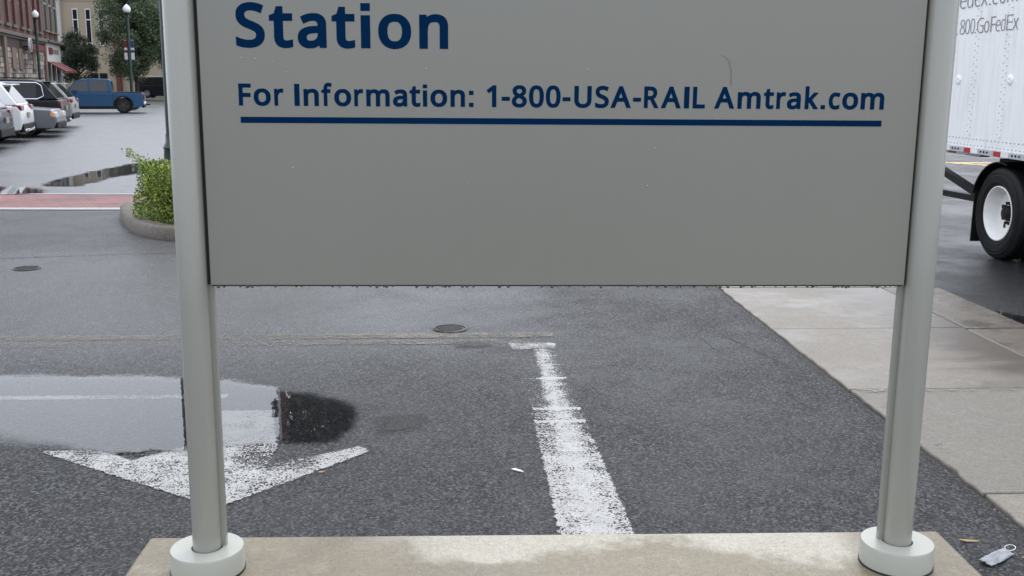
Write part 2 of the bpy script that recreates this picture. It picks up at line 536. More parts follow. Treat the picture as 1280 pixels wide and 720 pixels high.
plain('banner_red', (0.1215, 0.0081, 0.0108), 0.7)
plain('banner_blue', (0.0150, 0.0300, 0.1000), 0.7)
plain('banner_white', (0.5250, 0.5250, 0.5180), 0.7)
plain('wood_pole', (0.10, 0.035, 0.028), 0.8, var=0.2)
plain('paper_white', (0.75, 0.75, 0.74), 0.7)
plain('mask_fabric', (0.27, 0.28, 0.295), 0.75, var=0.2, vscale=30, bump=0.5, bscale=90)
plain('dry_leaf', (0.30, 0.20, 0.09), 0.7, var=0.2)
plain('plate', (0.25, 0.22, 0.16), 0.5, var=0.2, vscale=30)
plain('stone_a', (0.2000, 0.1750, 0.1450), 0.85, var=0.2)
plain('stone_b', (0.2860, 0.2585, 0.2200), 0.85, var=0.2)
plain('stone_c', (0.1080, 0.0900, 0.0765), 0.85, var=0.25)
plain('mortar', (0.1350, 0.1200, 0.1000), 0.9)
leaf_mat('leaf_tree', (0.034, 0.054, 0.026), (0.090, 0.128, 0.066), (0.19, 0.24, 0.13))
leaf_mat('leaf_small', (0.012, 0.022, 0.012), (0.026, 0.044, 0.023), (0.06, 0.085, 0.045))
leaf_mat('leaf_shrub', (0.035, 0.07, 0.008), (0.17, 0.24, 0.03), (0.38, 0.43, 0.08), 0.4)
for nm, c, ro in (('car_blue', (0.004, 0.009, 0.024), .22), ('car_white', (0.62, 0.625, 0.62), .25), ('car_dark', (0.013, 0.014, 0.017), .22),
                  ('car_grey', (0.11, 0.115, 0.125), .28), ('car_silver', (0.22, 0.225, 0.22), .28), ('truck_blue', (0.024, 0.066, 0.135), .25),
                  ('car_charcoal', (0.010, 0.010, 0.012), .3)):
    plain(nm, c, ro + .05, 0.0, coat=0.3 if c[0] > .05 else 0.0, var=0.03, vscale=2, spec=0.35 if c[0] > .05 else 0.13)
t = NT('glass_dark'); t.set(color=(0.006, 0.007, 0.008), rough=0.06, spec=0.35); MATS['glass_dark'] = t.m
t = NT('pane_dark'); t.set(color=(0.004, 0.005, 0.009), rough=0.1, spec=0.1); MATS['pane_dark'] = t.m
t = NT('glass_light'); t.set(color=(0.03, 0.034, 0.036), rough=0.06, spec=0.4); MATS['glass_light'] = t.m
t = NT('water_bead'); t.set(color=(0.34, 0.345, 0.33), rough=0.08, spec=0.7); MATS['water_bead'] = t.m
t = NT('water_drop'); t.set(color=(0.10, 0.105, 0.105), rough=0.05, spec=0.6, trans=0.3, ior=1.33); MATS['water_drop'] = t.m

# ------------------------------------------------------------------ ground and pavements
def sheet(name, x0, x1, y0, y1, z, mat, nx=1, ny=1):
    m = MB()
    for j in range(ny):
        for i in range(nx):
            xa, xb = x0 + (x1 - x0) * i / nx, x0 + (x1 - x0) * (i + 1) / nx
            ya, yb = y0 + (y1 - y0) * j / ny, y0 + (y1 - y0) * (j + 1) / ny
            m.quad((xa, ya, z), (xb, ya, z), (xb, yb, z), (xa, yb, z))
    return struct(m.build(name, mat, recalc=False))
sheet('terrain', -2500, 2500, -2500, 2500, -0.16, 'far_ground')
sheet('asphalt_lane', -70, 2.335, -25, 14.52, 0.0, 'asphalt_near')
sheet('road', 4.34, 60, -40, 300, -0.08, 'asphalt_road')
sheet('parking_lot', -70, 2.335, 16.45, 82, 0.0, 'asphalt_wet')
sheet('street', -140, 4.3, 82.6, 107, -0.02, 'asphalt_wet')
sheet('brick_crossing', -70, 2.335, 14.52, 16.45, 0.002, 'paver_red')
decal('crossing_edge_line', [(-12, 14.50), (2.3, 14.50), (2.3, 14.74), (-12, 14.74)], 0.008, 0.2, 'paint_white', lambda x, y: 0.20)
decal('crossing_edge_line', [(-12, 16.42), (2.3, 16.42), (2.3, 16.56), (-12, 16.56)], 0.008, 0.2, 'paint_white', lambda x, y: 0.32)
# grass verge and kerb on the far side of the lot
m = MB().box(-60, -3, 82.0, 84.6, -0.15, 0.10); struct(m.build('verge_kerb', 'concrete_kerb', bevel=0.03))
m = MB().box(-59.8, -3.2, 82.25, 84.4, 0.05, 0.13); struct(m.build('verge', 'turf'))

# pavement of concrete slabs beside the lane
walk = MB().box(2.335, 4.30, -6, 70, -0.15, -0.012).build('pavement', 'mortar'); struct(walk)
ys = [-5.9, -4.35, -2.8, -1.25, 0.4, 1.7, 2.8, 4.205, 5.785, 7.32, 8.86] + [8.86 + 1.55 * k for k in range(1, 39)]
slab_mesh = {}
for i in range(len(ys) - 1):
    y0, y1 = ys[i], ys[i + 1]
    dz = random.uniform(-0.003, 0.003)
    k = max(3, int((y1 - y0) / 0.07))
    edge = [(2.338 + random.uniform(-0.004, 0.009) + (0.02 if random.random() < .05 else 0), y0 + 0.006 + (y1 - y0 - 0.012) * q / k) for q in range(k + 1)]
    m = MB().slab([(3.79, y0 + 0.006), (3.79, y1 - 0.006)] + edge[::-1], -0.02, 0.016 + dz)
    m.build('slab', 'concrete_rough' if 4 < y0 < 5 or i % 5 == 2 else 'concrete_walk', walk, bevel=0.008)
    m = MB().box(3.803, 4.33, y0 + 0.006, y1 - 0.006, -0.10, 0.010 - dz)
    m.build('kerb_stone', 'concrete_damp', walk, bevel=0.02)

# ------------------------------------------------------------------ painted markings and puddles
def stripe_wear(x, y):
    u = (x - 0.41) / 0.30
    ss = lambda a, b, v: max(0.0, min(1.0, (v - a) / (b - a)))
    w = 0.47 + 0.06 * ss(4.4, 6.6, y)
    w += 0.15 * ss(4.8, 6.0, y) * ss(0.50, 0.25, u) + 0.13 * ss(4.6, 5.8, y) * ss(0.68, 0.95, u)
    w += (0.22 if y > 6.12 else 0.0) * ss(0.45, 0.25, u)
    w -= 0.08 * ss(0.30, 0.0, abs(u - 0.55))
    for yy in (5.30, 5.52, 6.12):
        if abs(y - yy) < 0.022: w -= 0.15
    if 3.97 < y < 4.02 and 0.45 < u < 0.85: w += 0.05
    return w
decal('lane_stripe', [(0.41, 3.2), (0.742, 3.2), (0.715, 5.0), (0.70, 6.0), (0.69, 6.85), (0.415, 6.85), (0.42, 5.5)], 0.004, 0.02, 'paint_white', stripe_wear)
decal('stop_bar', [(0.385, 6.80), (0.70, 6.80), (0.71, 7.0), (0.37, 7.02)], 0.004, 0.025, 'paint_white', lambda x, y: 0.42 + abs(y - 6.93) * 1.4)
decal('faded_line', [(-6, 7.11), (0.72, 7.15), (0.72, 7.31), (-6, 7.27)], 0.004, 0.06, 'paint_tan', lambda x, y: 0.53 - 0.015 * x + 0.03 * math.sin(x * 3))
decal('faded_line', [(-6, 6.92), (0.60, 6.98), (0.60, 7.12), (-6, 7.06)], 0.004, 0.06, 'paint_tan', lambda x, y: 0.56 - 0.015 * x + 0.03 * math.sin(x * 2.3))
arrow = [(-2.06, 4.935), (-1.80, 4.945), (-1.66, 4.89), (-1.555, 4.80), (-1.46, 4.87), (-1.37, 4.95), (-1.30, 5.04), (-1.275, 5.21), (-1.36, 5.55), (-0.985, 5.545), (-0.93, 5.20), (-0.875, 4.94), (-0.88, 4.72), (-0.69, 4.82), (-0.47, 4.96), (-0.41, 4.87), (-1.01, 4.20)]
def arrow_wear(x, y):
    w = 0.47
    d = math.hypot((x + 0.86) * 1.0, (y - 4.80) * 1.4)
    w += max(0, 0.13 - d * 0.45)
    if y > 5.0: w -= 0.04
    if x < -1.75: w += 0.03
    return w
decal('lane_arrow', arrow, 0.004, 0.025, 'paint_white', arrow_wear)
decal('cross_line', [(-5, 5.775), (-1.3, 5.765), (-1.3, 5.85), (-5, 5.86)], 0.004, 0.02, 'paint_white', lambda x, y: 0.47 + 0.05 * math.sin(x * 6))
pud = smooth_poly([(-6.0, 6.38), (-3.2, 6.33), (-2.3, 6.31), (-1.8, 6.28), (-1.35, 6.19), (-1.1, 6.0), (-0.78, 5.86), (-0.53, 5.68), (-0.50, 5.3), (-0.54, 5.06), (-0.68, 4.95),
       (-0.87, 5.0), (-1.06, 4.96), (-1.23, 4.90), (-1.41, 4.84), (-1.62, 4.86), (-1.84, 4.88), (-2.09, 4.90), (-2.34, 4.92), (-2.75, 4.95), (-6.0, 4.9)], 1)
def pud_soft(x, y):
    s = 0.05
    if y > 5.9: s = max(s, 0.05 + 0.10 * min(1, (y - 5.9) / .4))
    if x < -1.7 and y < 5.7: s = max(s, 0.06 + 0.34 * min(1, (-1.7 - x) / 0.7) * min(1, (5.7 - y) / .5))
    return s
decal('puddle', pud, 0.008, 0.04, 'water', pud_soft, pad=0.15)
decal('puddle', [(-6.2, 24.5), (-6.9, 22.2), (-7.05, 20.7), (-7.15, 18.8), (-6.95, 17.6), (-6.2, 17.65), (-6.15, 19.3), (-5.7, 21.2), (-5.0, 24.5)], 0.008, 0.12, 'water_far', lambda x, y: 0.15, pad=0.4)
decal('puddle', [(-11.0, 17.9), (-8.0, 17.75), (-7.2, 17.6), (-6.65, 17.3), (-6.3, 16.55), (-7.3, 16.25), (-11, 16.2)], 0.010, 0.12, 'water_far', lambda x, y: 0.15, pad=0.3)
decal('puddle', [(4.42, 8.3), (4.6, 8.25), (4.95, 7.8), (5.0, 6.5), (4.36, 6.5), (4.36, 7.9)], -0.072, 0.05, 'water', lambda x, y: 0.05, pad=0.1)
for k, y in enumerate((21.6, 24.9, 28.2, 31.3, 34.4, 37.2)):
    decal('parking_bay_line', [(-15.6, y - 0.9), (-9.7 - 0.35 * k, y + 0.3), (-9.7 - 0.35 * k, y + 0.4), (-15.6, y - 0.8)], 0.004, 0.15, 'paint_white', lambda x, y_: 0.42)
decal('road_marking', [(9.0, 24.2), (26, 24.6), (26, 24.9), (9.0, 24.5)], -0.076, 0.2, 'paint_yellow', lambda x, y: 0.3)
decal('road_marking', [(9.5, 27.5), (13.3, 22.2), (13.6, 22.2), (9.9, 27.5)], -0.072, 0.2, 'paint_yellow', lambda x, y: 0.3)

# seams and cracks in the asphalt
def crack(pts, w, seed, name='asphalt_crack'):
    rc = random.Random(seed); m = MB(); full = []
    for (xa, ya), (xb, yb) in zip(pts, pts[1:]):
        k = max(2, int(math.hypot(xb - xa, yb - ya) / 0.06))
        for i in range(k):
            f = i / k
            full.append((xa + (xb - xa) * f + rc.gauss(0, .008), ya + (yb - ya) * f + rc.gauss(0, .008), w * rc.uniform(.35, 1.3)))
    for (xa, ya, wa), (xb, yb, wb) in zip(full, full[1:]):
        dx, dy = xb - xa, yb - ya; L = math.hypot(dx, dy) + 1e-9; nx, ny = -dy / L, dx / L
        m.quad((xa - nx * wa / 2, ya - ny * wa / 2, .0035), (xb - nx * wb / 2, yb - ny * wb / 2, .0035), (xb + nx * wb / 2, yb + ny * wb / 2, .0035), (xa + nx * wa / 2, ya + ny * wa / 2, .0035))
    return struct(m.build(name, 'gap_black', recalc=False))
crack([(-9, 10.2), (-5, 10.45), (-3.4, 10.8), (-1.5, 11.0), (2.3, 11.2)], 0.016, 1, 'asphalt_seam')
crack([(2.30, 9.3), (2.2, 8.4), (2.05, 7.8), (1.9, 7.3), (2.1, 6.6), (2.2, 5.9)], 0.006, 2)
crack([(2.0, 7.75), (1.75, 7.2), (1.8, 6.7)], 0.005, 3)
crack([(2.15, 6.3), (1.95, 5.7), (2.05, 5.2)], 0.005, 4)

# dark damp stains and the dirt that gathers along the pavement edge
tn = NT('stain_dark'); pp = tn.pos()
ee = tn.math('ADD', tn.attr('inside'), tn.math('MULTIPLY', tn.math('SUBTRACT', tn.noise(pp, 9, 6, 0.75), 0.5), 0.16))
tn.set(color=(0.011, 0.010, 0.009), rough=0.5, spec=0.3, alpha=tn.math('MULTIPLY', tn.maprange(ee, -0.02, 0.10), tn.maprange(tn.noise(pp, 70, 4, 0.7), 0.3, 0.6, 0.35, 0.85)))
MATS['stain_dark'] = tn.m
decal('stain', smooth_poly([(-0.05, 6.85), (0.25, 6.85), (0.32, 7.02), (0.1, 7.1), (-0.05, 7.0)], 2), 0.006, 0.03, 'stain_dark', pad=0.08)
decal('stain', smooth_poly([(-0.18, 7.35), (0.12, 7.35), (0.14, 7.5), (-0.2, 7.52)], 2), 0.0025, 0.03, 'stain_dark', pad=0.08)
decal('stain', smooth_poly([(-0.42, 5.05), (-0.1, 5.2), (-0.15, 5.5), (-0.45, 5.45)], 2), 0.0025, 0.03, 'stain_dark', pad=0.1)
decal('edge_dirt', [(2.27, 2.5), (2.345, 2.5), (2.345, 14), (2.27, 14)], 0.0045, 0.035, 'stain_dark', pad=0.05)

# pale smears on the slab edges
paint_mat('pale_smear', (0.235, 0.22, 0.195), 30)
decal('pale_smear', [(2.36, 5.70), (3.77, 5.70), (3.77, 5.776), (2.36, 5.776)], 0.0225, 0.03, 'pale_smear', lambda x, y: 0.58 - 0.9 * (y - 5.74))
decal('pale_smear', [(2.36, 5.81), (2.9, 5.81), (2.55, 6.1), (2.42, 6.8), (2.36, 6.8)], 0.0225, 0.03, 'pale_smear', lambda x, y: 0.66)
decal('pale_smear', [(2.36, 4.23), (2.8, 4.23), (2.5, 4.5), (2.42, 5.4), (2.36, 5.4)], 0.0225, 0.03, 'pale_smear', lambda x, y: 0.66)

# utility covers in the asphalt
def cover(loc, label):
    t = thing('utility_cover', loc, 0, label, 'utility cover')
    MB().lathe([(0.125, -0.01), (0.125, 0.006), (0.118, 0.010), (0.108, 0.010), (0.107, 0.004)], 28, close=False).build('frame_ring', 'cast_iron', t, smooth=40)
    m = MB().lathe([(0.105, -0.004), (0.105, 0.004), (0.102, 0.006), (0.001, 0.006)], 28).build('lid', 'cast_iron', t, smooth=40)
    b = MB()
    for k in range(-3, 4):
        w = math.sqrt(max(0, 0.092 ** 2 - (k * 0.027) ** 2))
        b.box(-w, w, k * 0.027 - 0.006, k * 0.027 + 0.006, 0.005, 0.010)
    b.build('lid_rib', 'cast_iron', m)
    return t
cover((-0.03, 7.43, 0.0), 'small round iron cover in the asphalt by the end of the faded line')
cover((-4.07, 9.97, 0.0), 'small round iron cover in the asphalt nearest the planted island')

# ------------------------------------------------------------------ station sign
foot = MB().box(-1.508, 1.508, -1.1, 0.27, -0.12, 0.10).build('concrete_footing', 'concrete_footing', bevel=0.012)
foot.location = (0.354, 3.4165, 0); foot.rotation_euler = (0, 0, R(-1.1))
tag(foot, 'wide beige concrete footing slab under the grey station sign', 'footing')

sign = thing('station_sign', (0.359, 3.4165, 0.10), R(-1.1), 'grey station sign panel between two round posts with blue lettering', 'sign')
PZ0, PZ1 = 1.024, 2.62           # panel bottom and top above the footing
pan = MB().box(-1.1675, 1.1715, -0.012, 0.024, PZ0, PZ1).build('panel', 'sign_grey', sign, bevel=0.0025)
MB().box(-1.1625, 1.1665, -0.006, 0.018, PZ0 - 0.004, PZ0 - 0.0005).build('drip_edge', 'gap_black', pan)
rnd = random.Random(4)
dr = MB()
for k in range(95):
    x = rnd.uniform(-1.15, 1.15); r = rnd.uniform(0.0028, 0.0062)
    dr.lathe([(r * 0.75, 0.0), (r, -r * 0.5), (r * 0.85, -r * 1.2), (r * 0.2, -r * 1.8)], 7, 'Z', (x, rnd.uniform(-0.011, 0.0), PZ0 - 0.0002))
tag(dr.build('hanging_drop', 'water_drop', pan, smooth=60), kind='stuff')
dr = MB()
for k in range(16):
    x = rnd.choice([rnd.uniform(-1.12, -0.85), rnd.uniform(-1.12, 1.1)]); z = rnd.choice([rnd.uniform(1.1, 1.53), rnd.uniform(1.71, 1.77)]); r = rnd.uniform(0.0016, 0.003)
    dr.lathe([(r, -0.0122), (r * 0.8, -0.0122 - r * 0.45), (r * 0.1, -0.0122 - r * 0.7)], 8, 'Y', (x, 0, z))
tag(dr.build('clinging_drop', 'water_bead', pan, smooth=60), kind='stuff')
# faint run mark on the panel
mk = MB(); pts = [(0.505, 1.785), (0.522, 1.778), (0.534, 1.765), (0.540, 1.745), (0.543, 1.72), (0.543, 1.69)]
for (xa, za), (xb, zb) in zip(pts, pts[1:]):
    mk.quad((xa - 0.003, -0.0135, za), (xa + 0.0025, -0.0135, za), (xb + 0.0025, -0.0135, zb), (xb - 0.003, -0.0135, zb))
tn = NT('run_mark'); tn.set(color=(0.18, 0.18, 0.165), rough=0.5, alpha=0.45); MATS['run_mark'] = tn.m
mk.build('run_mark', 'run_mark', pan, recalc=False)
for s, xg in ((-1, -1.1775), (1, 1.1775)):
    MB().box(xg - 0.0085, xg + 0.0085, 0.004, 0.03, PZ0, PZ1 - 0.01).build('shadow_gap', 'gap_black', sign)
    p = MB().lathe([(0.0485, 0.05), (0.0485, 2.80), (0.042, 2.815), (0.001, 2.82)], 40, 'Z', (s * 1.2285, 0, 0)).build('post', 'post_grey', sign, smooth=40)
    fl = MB().box(-0.010, 0.010, 0.010, 0.034, 0.07, 2.79)
    fl.v = [(x + s * 1.1735, y, z) for x, y, z in fl.v]
    fl.build('mounting_flange', 'post_grey', p, bevel=0.002)
    c = MB().lathe([(0.126, 0.006), (0.127, 0.078), (0.124, 0.086), (0.054, 0.086), (0.052, 0.05)], 56, 'Z', (s * 1.2285, 0, 0), close=False).build('collar', 'collar_grey', sign, smooth=40)
    MB().lathe([(0.1285, 0.001), (0.1285, 0.007), (0.10, 0.008)], 48, 'Z', (s * 1.2285, 0, 0), close=False).build('gasket', 'gap_black', c)
    MB().lathe([(0.0535, 0.079), (0.0535, 0.0835), (0.048, 0.0835)], 40, 'Z', (s * 1.2285, 0, 0), close=False).build('joint_ring', 'gap_black', c)

